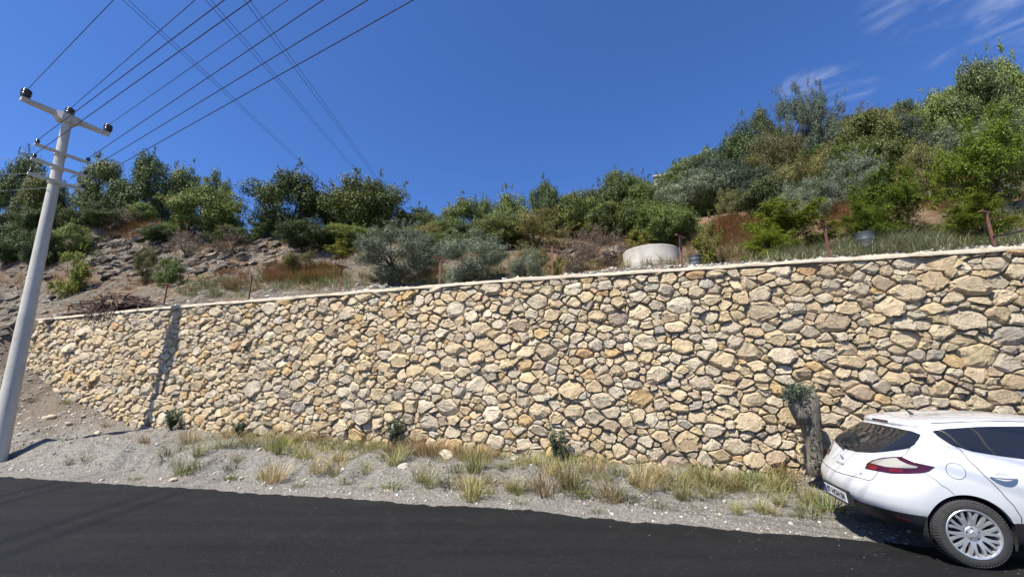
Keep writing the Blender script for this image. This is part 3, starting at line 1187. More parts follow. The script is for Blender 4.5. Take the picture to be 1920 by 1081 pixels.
def barrel(px, d, tpy, wpx, label):
    p = on_hill(px, d)
    tz_ = at_depth(px, tpy, p.y).z
    h_ = max(0.28, tz_ - p.z + 0.1)
    zc = project(p)[2]
    r_ = wpx / 2 * zc / FPX / math.sqrt(1 + ((px - 960) / FPX) ** 2) * 1.08
    t = thing('barrel', label, 'barrel', (p.x, p.y, p.z - 0.1), 0, 'dark barrels behind the wall')
    prof_ = [(0, 0), (r_ * 0.94, 0), (r_, 0.03), (r_, h_ * 0.30), (r_ * 1.04, h_ * 0.33), (r_, h_ * 0.36), (r_, h_ * 0.64), (r_ * 1.04, h_ * 0.67), (r_, h_ * 0.70), (r_, h_ - 0.03), (r_ * 1.03, h_ - 0.02), (r_ * 1.03, h_), (r_ * 0.93, h_), (r_ * 0.93, h_ - 0.25), (0, h_ - 0.25)]
    o_ = MB().lathe(prof_, 28).build('drum', M['barrel'], t)
    smooth_angle(o_, 40)


barrel(1626, 1.7, 437, 37, 'dark grey plastic barrel under the feathery bush')
barrel(1304, 3.0, 480, 22, 'small dark barrel beside the round concrete tank')

p = on_hill(1241, 21)
tz = at_depth(1243, 333, p.y).z
hut = thing('ridge_hut', 'tiny white hut on the ridge beside a dark tree', 'building', (p.x, p.y, tz - 1.18), -0.3)
hut.scale = (0.72, 0.72, 1.0)
MB().box((0, 0, -0.2), (1.25, 1.2, 2.5)).build('wall', M['hut'], hut)
MB().box((0.1, 0, 1.12), (1.6, 1.5, 0.12)).build('roof', M['hut_roof'], hut)
MB().box((0.85, -0.5, -0.1), (0.13, 0.13, 2.3)).build('porch_post', M['hut'], hut)
MB().box((-0.15, -0.62, 0.3), (0.4, 0.05, 0.5)).build('window', M['barrel'], hut)

# ------------------------------------------------------------------ shale outcrops (each slab its own piece)
rk = random.Random(21)
slab_me = []
for v in range(10):
    n = rk.randint(6, 8)
    pts = []
    for k in range(n):
        a = 2 * math.pi * (k + rk.uniform(-0.25, 0.25)) / n
        r_ = rk.uniform(0.7, 1.0)
        pts.append((math.cos(a) * r_ * 0.5, math.sin(a) * r_ * 0.34))
    V = [Vector((x, y, rk.uniform(-0.01, 0.02))) for x, y in pts] + [Vector((x * rk.uniform(.88, 1.0), y * rk.uniform(.88, 1.0), 0.13 + rk.uniform(-0.035, 0.035))) for x, y in pts]
    V.append(Vector((0, 0, 0.15)))
    Fs = [tuple(range(n - 1, -1, -1))] + [(k, (k + 1) % n, n + (k + 1) % n, n + k) for k in range(n)] + [(n + k, n + (k + 1) % n, 2 * n) for k in range(n)]
    slab_me.append(mesh_py('slab', V, Fs, M['shale']))


def outcrop(label, spots, dip, strike, smin, smax):
    t = None
    for (px, py) in spots:
        p = hit_ground(px, py)
        if p is None:
            continue
        if t is None:
            t = thing('rock_outcrop', label, 'rock', (p.x, p.y, p.z))
            o0 = Vector((p.x, p.y, p.z))
        k = rk.uniform(smin, smax)
        o_ = link('slab', rk.choice(slab_me), t, p - o0 + Vector((0, 0, rk.uniform(-0.12, 0.02))),
                  (dip + rk.gauss(0, 0.3), rk.gauss(0, 0.2) - 0.25, strike + rk.gauss(0, 0.5)), (k, k * rk.uniform(0.7, 1.2), k * rk.uniform(0.8, 1.9)))


def fill(x0, x1, y0, y1, n, shape=lambda x, y: True):
    out = []
    g_ = 0
    while len(out) < n and g_ < n * 20:
        g_ += 1
        x, y = rk.uniform(x0, x1), rk.uniform(y0, y1)
        if shape(x, y):
            out.append((x, y))
    return out


outcrop('layered grey shale bank above the brush pile and first posts', fill(170, 570, 420, 535, 290, lambda x, y: y > 415 + abs(x - 370) * 0.18 and y < 515 + (330 - x) * 0.06), 0.55, -0.3, 0.3, 0.85)
outcrop('pale shale rock hump just behind the wall near the concrete tank', fill(1062, 1165, 452, 500, 70), 0.6, -0.2, 0.22, 0.6)
outcrop('bare pale rock ledge on the slope above the last post', fill(1862, 1925, 345, 402, 26), -0.25, 0.1, 0.35, 0.8)
outcrop('grey stepped rubble slope at the road end of the wall behind the pole', fill(-15, 100, 500, 640, 60, lambda x, y: True), 0.5, 0.0, 0.25, 0.7)
outcrop('brown bare rock patch on the slope behind the barrel', fill(1755, 1845, 345, 440, 50), 0.5, 0.1, 0.2, 0.5)

# ------------------------------------------------------------------ brush pile on the wall end
p0 = on_hill(222, 0.55)
pile = thing('brush_pile', 'heap of dark dead branches on the end of the wall', 'brushwood', (p0.x, p0.y, p0.z), -WA)
br_me = []
for v in range(7):
    pts = [Vector((-0.5, 0, 0))]
    for k in range(1, 6):
        pts.append(Vector((-0.5 + k * 0.2, rk.gauss(0, 0.035), rk.gauss(0, 0.03))))
    mb = MB().tube(pts, [0.022, 0.020, 0.018, 0.015, 0.012, 0.006], 5)
    for q in range(2):
        a = pts[rk.randint(1, 4)]
        mb.tube([a, a + Vector((rk.uniform(0.1, 0.25), rk.gauss(0, 0.12), rk.gauss(0.02, 0.1)))], [0.010, 0.004], 4)
    br_me.append(mesh_py('branch', mb.v, mb.f, M['deadwood']))
for k in range(150):
    x = rk.gauss(0.05, 0.72)
    hz = 0.50 * math.exp(-(x / 1.05) ** 2)
    zz = rk.uniform(0.02, 1) * hz
    L = rk.uniform(0.6, 1.5)
    link('branch', rk.choice(br_me), pile, (x, rk.gauss(0.05, 0.28), zz + 0.02), (rk.gauss(0, 0.5), rk.gauss(0, 0.16), rk.gauss(0, 0.5) + (math.pi if rk.random() < 0.5 else 0)), (L, L * 0.9, L * 0.9))
for k in range(22):                 # thin tips hanging over the coping
    link('branch', rk.choice(br_me), pile, (rk.uniform(-0.7, 0.9), -0.62, -0.12 + rk.uniform(-0.15, 0.1)), (0, R(60) + rk.gauss(0, 0.3), R(-90) + rk.gauss(0, 0.3)), (rk.uniform(0.4, 0.75),) * 3)
MB().box((0.42, -0.30, 0.24), (0.55, 0.22, 0.13), Matrix.Rotation(0.12, 3, 'Y') @ Matrix.Rotation(0.2, 3, 'Z')).build('log', M['plank'], pile)
pa, pb = on_hill(118, 0.35), on_hill(195, 0.3)
tag(MB().tube([pa + Vector((0, 0, .05)), (pa + pb) / 2 + Vector((0, 0, .07)), pb + Vector((0, 0, .08))], [0.05, 0.055, 0.05], 8).build('log', M['deadwood']), 'single dark log lying on the wall end before the brush pile', 'log')

# ------------------------------------------------------------------ trees and bushes
def leaves(P, Nn, L, W, rg):
    n = len(P)
    rv = rg.normal(size=(n, 3))
    t = np.cross(Nn, rv)
    t /= np.linalg.norm(t, axis=1, keepdims=True) + 1e-9
    b_ = np.cross(Nn, t)
    l = (L * rg.uniform(0.7, 1.3, n))[:, None]
    w_ = (W * rg.uniform(0.7, 1.3, n))[:, None]
    V = np.empty((n, 4, 3))
    V[:, 0] = P - t * l * .5
    V[:, 1] = P + b_ * w_ * .5 - Nn * w_ * 0.15
    V[:, 2] = P + t * l * .5
    V[:, 3] = P - b_ * w_ * .5 - Nn * w_ * 0.15
    return V.reshape(-1, 3)


def unit(v):
    return v / (np.linalg.norm(v, axis=1, keepdims=True) + 1e-9)


def crown_points(rg, n, clumps, zb, shape, squash=1.0, crad=(0.10, 0.19), sprays=26, spray_len=0.16):
    """clump centres through the crown volume, leaves on each clump's shell. Unit tree: radius .5, height 1"""
    zc, rz = (zb + 1) / 2, (1 - zb) / 2
    P, N = [], []
    cs_ = []
    while len(cs_) < clumps:
        v = rg.normal(size=3)
        v /= np.linalg.norm(v)
        r_ = rg.uniform(0.35, 0.95) ** 0.6
        k = shape(v)
        c = np.array([v[0] * 0.5 * r_ * k, v[1] * 0.5 * r_ * k, zc + v[2] * rz * r_])
        cr = rg.uniform(*crad)
        c[0:2] *= (1 - cr * 0.9)
        cs_.append((c, cr))
    tot = sum(cr ** 2 for _, cr in cs_)
    for c, cr in cs_:
        m_ = int(n * cr ** 2 / tot)
        d = unit(rg.normal(size=(m_, 3)))
        rad = cr * rg.uniform(0.25, 1.0, m_) ** 0.45
        lump = 1 + 0.35 * np.sin(d[:, 0] * 5 + c[0] * 40) * np.cos(d[:, 1] * 6 + c[1] * 30)
        p = c + d * (rad * lump)[:, None] * np.array([1, 1, 0.8])
        P.append(p)
        nn = unit(d + rg.normal(size=(m_, 3)) * 0.55 + np.array([0, 0, 0.45]))
        N.append(nn)
    for _ in range(sprays):
        c, cr = cs_[rg.integers(len(cs_))]
        out = c - np.array([0, 0, zc - 0.1])
        out = out / (np.linalg.norm(out) + 1e-6) + np.array([0, 0, 0.35]) + rg.normal(size=3) * 0.25
        out /= np.linalg.norm(out)
        m_ = 44
        tt = rg.uniform(0.2, 1.0, m_)
        p = c + out * (cr + tt[:, None] * spray_len * rg.uniform(0.6, 1.2)) + rg.normal(size=(m_, 3)) * 0.014
        P.append(p)
        N.append(unit(rg.normal(size=(m_, 3)) + np.array([0, 0, 0.4])))
    return np.concatenate(P), np.concatenate(N), cs_


def tree_proto(kind, seed):
    rg = np.random.default_rng(seed)
    if kind in ('oak', 'oak_light'):
        P, N, cs_ = crown_points(rg, 30000, 46, 0.05, lambda v: 1.05 - 0.25 * max(0, v[2]) + 0.1 * rg.uniform(-1, 1), crad=(0.11, 0.19), sprays=16, spray_len=0.12)
        V = leaves(P, N, 0.024, 0.0155, rg)
        th = 0.3
    elif kind in ('olive', 'olive_dark'):
        P, N, cs_ = crown_points(rg, 26000, 46, 0.02, lambda v: 1.0 - 0.15 * max(0, v[2]), crad=(0.08, 0.17), sprays=70, spray_len=0.15)
        V = leaves(P, N, 0.032, 0.0070, rg)
        th = 0.3
    elif kind == 'acacia':
        P, N, cs_ = crown_points(rg, 3200, 32, 0.02, lambda v: 1.0, crad=(0.08, 0.17), sprays=40, spray_len=0.2)
        # each point becomes a drooping frond with leaflets on both sides
        fr = unit(N * np.array([1, 1, 0.4]) + rg.normal(size=P.shape) * 0.4)
        Q, QN = [], []
        for k in range(5):
            t = (k + 0.5) / 5 * 0.11
            p = P + fr * t - np.array([0, 0, 1]) * (t * t * 5)
            Q.append(p)
            QN.append(unit(N * 0.4 + np.array([0, 0, 1]) + rg.normal(size=P.shape) * 0.3))
        V = leaves(np.concatenate(Q), np.concatenate(QN), 0.042, 0.014, rg)
        th = 0.3
    elif kind == 'scrub':
        P, N, cs_ = crown_points(rg, 19000, 38, 0.0, lambda v: 1.0, crad=(0.08, 0.18), sprays=60, spray_len=0.14)
        V = leaves(P, N, 0.023, 0.011, rg)
        th = 0.2
    elif kind == 'lime':
        P, N, cs_ = crown_points(rg, 5000, 22, 0.02, lambda v: 1.0, crad=(0.10, 0.2), sprays=40, spray_len=0.16)
        V = leaves(P, N, 0.052, 0.026, rg)
        th = 0.2
    else:                                   # dry bush: thin twigs
        P, N, cs_ = crown_points(rg, 5200, 26, 0.02, lambda v: 1.0, crad=(0.10, 0.2), sprays=60, spray_len=0.2)
        V = leaves(P, N, 0.055, 0.006, rg)
        th = 0.2
    F = np.arange(len(V), dtype=np.int32).reshape(-1, 4)
    crown = mesh_np('crown', V, F, M[kind])
    rr_ = random.Random(seed)
    mb = MB()
    lean = Vector((rr_.uniform(-0.05, 0.05), rr_.uniform(-0.05, 0.05), 0))
    fork = Vector((0, 0, th)) + lean
    mb.tube([Vector((0, 0, -0.08)), lean * 0.4 + Vector((0, 0, th * 0.5)), fork], [0.034, 0.026, 0.022], 7)
    for c, cr in cs_[:9]:
        cv = Vector(c)
        mid = fork.lerp(cv, 0.5) + Vector((rr_.gauss(0, .02), rr_.gauss(0, .02), -0.03))
        mb.tube([fork, mid, cv], [0.015, 0.010, 0.004], 5)
    trunk = mesh_py('trunk', mb.v, mb.f, M['bark'], True)
    return crown, trunk


PROTO = {}
for kind, nv in (('oak', 4), ('oak_light', 4), ('olive', 3), ('olive_dark', 2), ('acacia', 3), ('scrub', 3), ('lime', 2), ('drybush', 3)):
    PROTO[kind] = [tree_proto(kind, 100 + 17 * i + len(kind)) for i in range(nv)]
KIND_NAME = {'oak': 'oak_tree', 'oak_light': 'broadleaf_tree', 'olive': 'olive_tree', 'olive_dark': 'olive_tree', 'acacia': 'feathery_bush', 'scrub': 'scrub_bush', 'lime': 'yellow_bush', 'drybush': 'dry_bush'}
KIND_CAT = {'oak': 'tree', 'oak_light': 'tree', 'olive': 'tree', 'olive_dark': 'tree', 'acacia': 'bush', 'scrub': 'bush', 'lime': 'bush', 'drybush': 'bush'}
KIND_GROUP = {'oak': 'dark oaks on the hillside', 'oak_light': 'broadleaf trees on the hillside', 'olive': 'olive trees on the hillside', 'olive_dark': 'olive trees on the hillside',
              'acacia': 'bright feathery bushes on the hillside', 'scrub': 'scrub bushes on the hillside', 'lime': 'yellow-green bushes on the hillside', 'drybush': 'dry bushes on the hillside'}
rt = random.Random(77)
COUNT = {}


def put_tree(kind, px, d, tpy, wpx, label=None, variant=None, sink=0.0, h=None):
    p = on_hill(px, d)
    zc = project(p)[2]
    if h is None:
        topz = at_depth(px, tpy, p.y).z
        h = topz - p.z
        if kind == 'acacia':
            h *= 0.88                     # arching fronds overtop the crown
        h = max(h, 0.4)
    w_ = wpx * (zc + 0.3 * h * SP) / FPX / math.sqrt(1 + ((px - 960) / FPX) ** 2)
    w_ = max(w_ * (1.18 if px > 1150 else 1.06), 0.35)
    k = COUNT.get(kind, 0)
    COUNT[kind] = k + 1
    crown, trunk = PROTO[kind][(k if variant is None else variant) % len(PROTO[kind])]
    t = link(KIND_NAME[kind], None, None, (p.x, p.y, p.z - sink * h), (0, 0, rt.uniform(0, 6.28)), (w_, w_, h * (1 + sink)))
    link('trunk', trunk, t)
    link('crown', crown, t)
    tag(t, label or '', KIND_CAT[kind], KIND_GROUP[kind])
    return t, (px, d, h, w_)


# (kind, column, metres behind the wall, row of the top, width in pixels, label)
hero = [
    ('oak', 12, 8.5, 291, 105, 'dark oak at the picture edge behind the utility pole'),
    ('oak_light', 60, 7.5, 320, 105, 'green broadleaf tree just behind the small cross-arms'),
    ('oak', 88, 4.6, 385, 120, 'low dark oak behind the pole shaft'),
    ('oak_light', 168, 8.6, 304, 115, 'round broadleaf tree beside the small cross-arms'),
    ('oak', 256, 9.2, 293, 125, 'tall dark oak, highest crown between pole and first gap'),
    ('oak_light', 322, 11.5, 312, 85, 'thin bluish tree behind the tall dark oak'),
    ('oak', 392, 9.2, 316, 62, 'small dark sprig-topped oak rising above a rounder crown'),
    ('oak_light', 388, 7.2, 352, 150, 'round green tree on the shale bank with its trunk showing'),
    ('oak', 536, 7.8, 330, 165, 'large dark oak standing above the shale bank'),
    ('oak', 575, 5.6, 412, 110, 'low dark oak at the foot of the large oak'),
    ('oak_light', 683, 9.2, 335, 160, 'big green tree with a pointed top under the power lines'),
    ('oak', 640, 10.5, 365, 90, 'dark tree half hidden beside the pointed green tree'),
    ('oak', 775, 10.8, 386, 90, 'low dark tree on the skyline before the dip'),
    ('oak_light', 640, 6.4, 425, 100, 'light green shrubby tree under the pointed tree'),
    ('oak_light', 868, 11.0, 375, 95, 'green tree just after the dip in the skyline'),
    ('oak', 912, 13.0, 374, 60, 'slim dark tree behind the green tree after the dip'),
    ('oak_light', 957, 11.5, 360, 75, 'airy tree with open twigs above the second olive'),
    ('oak', 1025, 11.5, 342, 72, 'tall open-crowned tree on the middle skyline'),
    ('oak_light', 935, 8.0, 412, 100, 'green tree behind the second olive bush'),
    ('scrub', 1005, 8.2, 400, 125, 'wide yellowish scrub above the shale hump'),
    ('oak_light', 1088, 10.5, 366, 95, 'bushy green tree above the concrete tank side of the hump'),
    ('oak', 1160, 13.0, 320, 62, 'narrow dark tree standing up from the middle skyline'),
    ('oak', 1150, 8.8, 385, 90, 'dark green shrub below the narrow dark tree'),
    ('oak_light', 1215, 14.0, 362, 90, 'green tree below the tiny ridge hut'),
    ('oak', 1263, 22.0, 330, 32, 'small round dark tree touching the ridge hut'),
    ('oak_light', 1240, 8.6, 386, 110, 'mid green tree straight above the concrete tank'),
    ('olive_dark', 1338, 12.0, 300, 120, 'tall dark grey olive on the slope right of the tank'),
    ('oak_light', 1312, 18.0, 290, 100, 'light green tree behind the tall dark grey olive'),
    ('oak', 1400, 15.0, 238, 100, 'dark tree with a bare trunk where the skyline climbs'),
    ('oak', 1445, 19.0, 204, 62, 'small dark crown poking above the climbing skyline'),
    ('olive_dark', 1505, 18.0, 176, 85, 'tall blue-grey olive under the small cloud, first of two crowns'),
    ('olive_dark', 1560, 18.5, 170, 85, 'tall blue-grey olive under the small cloud, second of two crowns'),
    ('scrub', 1470, 12.5, 245, 100, 'brownish scrub below the tall blue-grey olives'),
    ('scrub', 1510, 10.0, 295, 120, 'yellowish scrub halfway up the slope'),
    ('oak', 1440, 8.4, 330, 85, 'dark shaded shrub above the bright green bush'),
    ('olive', 1610, 8.6, 288, 110, 'grey-green olive in the middle of the right slope'),
    ('olive', 1530, 7.2, 335, 90, 'small grey olive above the bright green bush'),
    ('olive', 1490, 6.8, 350, 60, 'lowest small grey olive above the bright green bush'),
    ('oak_light', 1650, 14.0, 215, 120, 'leafy green tree right of the blue-grey olives'),
    ('olive_dark', 1728, 14.0, 208, 80, 'dark blue-grey round tree high on the slope'),
    ('oak_light', 1660, 10.5, 265, 120, 'yellow-green leafy tree above the grey-green olive'),
    ('scrub', 1745, 8.5, 275, 110, 'loose olive-green scrub beside the feathery trees'),
    ('oak', 1875, 13.0, 118, 130, 'tall dark tree at the upper picture corner'),
    ('oak_light', 1915, 16.0, 105, 110, 'pointed tree at the very top corner of the hill'),
    ('oak_light', 1810, 16.0, 150, 100, 'green tree on the skyline beside the tall corner tree'),
    ('acacia', 1888, 6.2, 222, 130, 'bright feathery tree at the picture edge above the rock ledge'),
    ('acacia', 1800, 6.6, 295, 80, 'smaller feathery bush leaning beside the bright feathery tree'),
    ('acacia', 1690, 3.4, 322, 135, 'big feathery green bush above the plastic barrel'),
    ('acacia', 1640, 2.6, 385, 80, 'shaded dark feathery bush beside the plastic barrel'),
    ('acacia', 1483, 2.8, 390, 135, 'bright green bush right behind the coping, tallest there'),
    ('acacia', 1450, 2.0, 420, 70, 'lower shoot of the bright green bush behind the coping'),
    ('acacia', 1850, 1.9, 375, 120, 'green leafy bush by the last rusty post'),
    ('lime', 1332, 4.2, 418, 44, 'small yellow-topped bush near the concrete tank'),
    ('lime', 1195, 6.6, 434, 44, 'yellow bush behind the concrete tank'),
    ('olive', 735, 2.6, 425, 140, 'silver-grey olive bush, larger of two behind the wall'),
    ('olive', 885, 2.7, 434, 135, 'silver-grey olive bush beside the middle rusty post'),
    ('olive', 985, 1.7, 470, 66, 'small low silver olive beside the shale hump'),
    ('olive', 790, 4.2, 440, 70, 'grey olive shoot between the two silver olive bushes'),
    ('oak_light', 815, 5.2, 440, 80, 'light green shrub between the two silver olive bushes, behind'),
    ('lime', 124, 2.1, 470, 74, 'yellow-green bush on the bank beside the pole'),
    ('lime', 640, 5.4, 455, 60, 'yellowish bush beside the larger silver olive'),
    ('oak_light', 312, 2.3, 484, 60, 'small green bush on the shale bank above the brush pile'),
    ('scrub', 265, 3.0, 458, 46, 'tiny olive-green scrub tuft on the shale bank'),
    ('drybush', 345, 5.4, 430, 80, 'brown dry bush under the round green tree'),
    ('drybush', 430, 5.2, 432, 90, 'second brown dry bush under the round green tree'),
    ('oak', 8, 3.4, 420, 120, 'shadowy dark bush low on the bank at the picture edge'),
    ('oak', 66, 3.0, 430, 100, 'dark bush low on the bank directly behind the pole'),
    ('oak_light', 128, 3.9, 418, 80, 'green bush above the yellow-green bush by the pole'),
    ('oak', 196, 5.2, 392, 90, 'dark bush at the top of the bank under the tall oak'),
    ('oak', 150, 5.0, 395, 100, 'dark bush on the slope behind the pole'),
    ('oak', 40, 5.4, 400, 110, 'dark bush at the picture edge below the wires'),
    ('drybush', 1075, 4.6, 445, 80, 'brown dry bush on top of the shale hump'),
    ('drybush', 1150, 5.4, 430, 80, 'brown dry bush behind the concrete tank'),
    ('drybush', 1110, 6.4, 425, 60, 'reddish dry bush between the shale hump and the trees'),
    ('scrub', 560, 3.6, 470, 70, 'olive scrub below the large dark oak'),
    ('oak_light', 1278, 7.6, 392, 80, 'loose green scrub tree right of the concrete tank'),
    ('scrub', 1372, 9.5, 352, 50, 'small scrub around the bare trunk'),
    ('scrub', 1000, 3.4, 455, 60, 'small scrub behind the low silver olive'),
    ('lime', 1045, 0.9, 482, 30, 'little leafy fig shoot beside a rusty post'),
    ('oleander', 0, 0, 0, 0, ''),
]
for h_ in hero:
    if h_[0] == 'oleander':
        continue
    put_tree(h_[0], h_[1], h_[2], h_[3], h_[4], h_[5])

# further bushes and trees that fill the slope, rows going uphill
kinds_r = ['oak_light', 'scrub', 'oak', 'olive', 'oak_light', 'scrub', 'olive_dark', 'oak_light', 'oak']
rows = [(8.2, 1120, 1290, 2), (10.5, 1200, 1440, 3), (12.5, 1120, 1900, 6), (16, 1150, 1960, 9), (20, 1160, 1990, 11), (25, 1190, 2010, 12), (31, 1300, 2030, 11), (37, 1450, 2040, 10), (43, 1560, 2050, 9)]
ex = {}
for ri, (d, x0, x1, n) in enumerate(rows):
    for k in range(n):
        px = x0 + (x1 - x0) * (k + 0.5 + rt.uniform(-0.3, 0.3)) / n
        if 1200 < px < 1282 and d > 12:
            continue
        kind = rt.choice(kinds_r)
        hgt = rt.uniform(1.5, 2.7) * (1.0 if d < 20 else 1.1)
        wm = hgt * rt.uniform(0.95, 1.35)
        p = on_hill(px, d)
        if d > hill_crest(sd(p.x, p.y)[0]) + 1.0:
            continue
        wpx = wm * FPX / project(p)[2] * math.sqrt(1 + ((px - 960) / FPX) ** 2)
        t, info = put_tree(kind, px, d + rt.uniform(-1.2, 1.2), 0, wpx, None, sink=0.05, h=hgt)
        ex.setdefault(ri, []).append((info[0], kind, t))
LOOK = {'oak': 'dark oak', 'oak_light': 'green broadleaf tree', 'olive': 'grey-green olive', 'olive_dark': 'dark grey olive', 'scrub': 'olive-brown scrub bush'}
ROWN = ['lowest', 'second', 'third', 'fourth', 'fifth', 'sixth', 'seventh', 'eighth', 'highest']
for ri, lst in ex.items():
    for k, (px, kind, t) in enumerate(sorted(lst, key=lambda q: q[0])):
        t['label'] = '%s in the %s row up the wooded slope, %s from the tank side' % (LOOK[kind], ROWN[ri], ordinal(k + 1))
# thin second row behind the trees of the near ridge
for k, (kind, px, d, h_) in enumerate((('oak', 30, 12, 3.0), ('oak_light', 120, 12, 3.0), ('oak_light', 205, 12.5, 2.0), ('oak', 290, 12, 1.8), ('oak_light', 460, 10, 1.0), ('oak_light', 735, 12.5, 1.9), ('oak', 820, 13.5, 1.9), ('oak_light', 990, 14, 2.6), ('oak_light', 1060, 15, 2.4), ('oak', 1110, 16, 2.6), ('oak_light', 1190, 18, 3.0))):
    t, _ = put_tree(kind, px, d, 0, 80, None, sink=0.05, h=h_)
    t['label'] = '%s half hidden behind the front trees of the ridge, %s from the pole' % (LOOK[kind], ordinal(k + 1))

rb = random.Random(19)
k = 0
for px in range(-10, 1170, 34):
    for row in ((0, 1) if px > 780 else (0,)):
        px_ = px + rb.uniform(-14, 14)
        p = on_hill(px_, 6.0)
        s_ = sd(p.x, p.y)[0]
        c_ = itp(s_, (-30, -24.5, -19.5, -8, -2.4, 0, 3), (6.0, 6.0, 7.0, 8.0, 9.0, 11.0, 12.0))
        kind = rb.choice(('oak', 'oak_light', 'oak_light', 'scrub', 'oak', 'drybush' if row == 0 else 'oak'))
        hgt = rb.uniform(0.6, 1.3) + 0.3 * row
        t, _ = put_tree(kind, px_, c_ - 0.6 + 1.3 * row + rb.uniform(-0.5, 0.5), 0, 62, None, sink=0.06, h=hgt)
        k += 1
        t['label'] = '%s in the undergrowth belt below the ridge trees, %s from the pole' % ({'oak': 'low dark bush', 'oak_light': 'low green bush', 'scrub': 'low olive-brown bush', 'drybush': 'low dry brown bush'}[kind], ordinal(k))
        t.name = 'undergrowth_bush'
        t['category'] = 'bush'
        t['group'] = 'bushes in the undergrowth belt'

# ------------------------------------------------------------------ grasses
def blades(rg, n, spread, lmin, lmax, w, lean, droop=0.35):
    """arched blades from a root disc; each blade four triangles wide at the foot. returns V, F(tris)"""
    a = rg.uniform(0, 2 * np.pi, n)
    r0 = spread * np.sqrt(rg.uniform(0, 1, n))
    base = np.stack([np.cos(a) * r0, np.sin(a) * r0, np.full(n, -0.02)], 1)
    az = a + rg.normal(0, 0.7, n)
    ln = rg.uniform(lmin, lmax, n)
    tilt = np.abs(rg.normal(0, lean, n)) + r0 / max(spread, 1e-6) * lean * 0.6
    d = np.stack([np.cos(az) * np.sin(tilt), np.sin(az) * np.sin(tilt), np.cos(tilt)], 1)
    hz = np.stack([np.cos(az), np.sin(az), np.zeros(n)], 1)
    side = np.stack([-np.sin(az), np.cos(az), np.zeros(n)], 1)
    tw = rg.uniform(-1, 1, n)[:, None]
    side = side + hz * tw * 0.8
    side /= np.linalg.norm(side, axis=1, keepdims=True)
    L = ln[:, None]
    p1 = base + d * L * 0.55
    p2 = base + d * L + (hz * droop - np.array([0, 0, droop * 0.6])) * L * rg.uniform(0.2, 1.0, n)[:, None]
    ww = (w * rg.uniform(0.7, 1.3, n))[:, None]
    V = np.empty((n, 5, 3))
    V[:, 0] = base - side * ww * .5
    V[:, 1] = base + side * ww * .5
    V[:, 2] = p1 - side * ww * .4
    V[:, 3] = p1 + side * ww * .4
    V[:, 4] = p2
    i = np.arange(n)[:, None] * 5
    F = np.concatenate([i + np.array([[0, 1, 3]]), i + np.array([[0, 3, 2]]), i + np.array([[2, 3, 4]])], 0)
    return V.reshape(-1, 3), F


TUFT = {}
for kind, args in (('yellow_grass', (150, 0.10, 0.10, 0.50, 0.0065, 0.40)), ('straw', (160, 0.12, 0.10, 0.48, 0.006, 0.40)), ('green_grass', (120, 0.14, 0.07, 0.36, 0.010, 0.55)), ('grey_weed', (150, 0.15, 0.06, 0.34, 0.007, 0.6))):
    TUFT[kind] = []
    for v in range(4):
        V, F = blades(np.random.default_rng(300 + v), *args)
        TUFT[kind].append(mesh_np('blades', V, F, M[kind]))
LOOKG = {'yellow_grass': 'yellow-green grass tuft', 'straw': 'straw-coloured grass tuft', 'green_grass': 'green weed tuft', 'grey_weed': 'grey-green weed tuft'}
tufts = [  # kind, foot px, foot py, height px
    ('green_grass', 130, 870, 18), ('green_grass', 345, 888, 40), ('green_grass', 372, 876, 34), ('grey_weed', 438, 878, 38), ('green_grass', 432, 900, 26), ('straw', 512, 903, 60), ('yellow_grass', 490, 898, 26),
    ('yellow_grass', 628, 890, 45), ('grey_weed', 645, 905, 26), ('green_grass', 735, 918, 40), ('yellow_grass', 806, 912, 42), ('grey_weed', 845, 912, 50), ('yellow_grass', 884, 936, 58),
    ('yellow_grass', 892, 882, 52), ('straw', 870, 862, 40), ('grey_weed', 975, 945, 26), ('yellow_grass', 968, 925, 38), ('straw', 1026, 926, 70), ('yellow_grass', 1068, 912, 70), ('yellow_grass', 1092, 930, 40),
    ('grey_weed', 1120, 960, 22), ('straw', 1145, 938, 58), ('straw', 1205, 915, 60), ('grey_weed', 1230, 950, 34), ('yellow_grass', 1285, 938, 40), ('grey_weed', 1335, 925, 48), ('yellow_grass', 1320, 905, 52),
    ('grey_weed', 1385, 955, 30), ('green_grass', 1400, 905, 36), ('yellow_grass', 1462, 945, 34), ('grey_weed', 1420, 955, 26), ('yellow_grass', 1515, 945, 40), ('green_grass', 1556, 958, 62), ('green_grass', 1540, 935, 36),
    ('grey_weed', 250, 900, 22), ('grey_weed', 560, 912, 24), ('grey_weed', 690, 918, 20), ('grey_weed', 60, 752, 18), ('green_grass', 120, 755, 16), ('straw', 200, 800, 18), ('grey_weed', 165, 862, 22), ('straw', 270, 830, 24)]
rtx = random.Random(64)
for (x0, x1, b0, b1, e0, e1, n) in ((830, 1530, 862, 890, 940, 1000, 46), (300, 820, 815, 850, 900, 935, 22)):
    for k in range(n):
        f = (k + rtx.random()) / n
        w_ = rtx.uniform(0.12, 0.78)
        tufts.append((rtx.choice(('yellow_grass', 'straw', 'grey_weed', 'grey_weed', 'yellow_grass', 'green_grass')), x0 + (x1 - x0) * f, (b0 + (b1 - b0) * f) * (1 - w_) + (e0 + (e1 - e0) * f) * w_, rtx.uniform(18, 46)))
tufts.sort(key=lambda t: t[1])
rtf = random.Random(8)
cnt = {}
for (kind, px, py, hp_) in tufts:
    p = hit_ground(px, py)
    if p is None:
        continue
    cnt[kind] = cnt.get(kind, 0) + 1
    zc = project(p)[2]
    k = hp_ * zc / FPX / 0.40 * 1.05
    t = link('grass_tuft', rtf.choice(TUFT[kind]), None, p, (rtf.uniform(-.1, .1), rtf.uniform(-.1, .1), rtf.uniform(0, 6.28)), (k, k, k))
    tag(t, '%s on the gravel bank, %s of its kind counting from the pole' % (LOOKG[kind], ordinal(cnt[kind])), 'grass', 'grass tufts on the gravel bank')


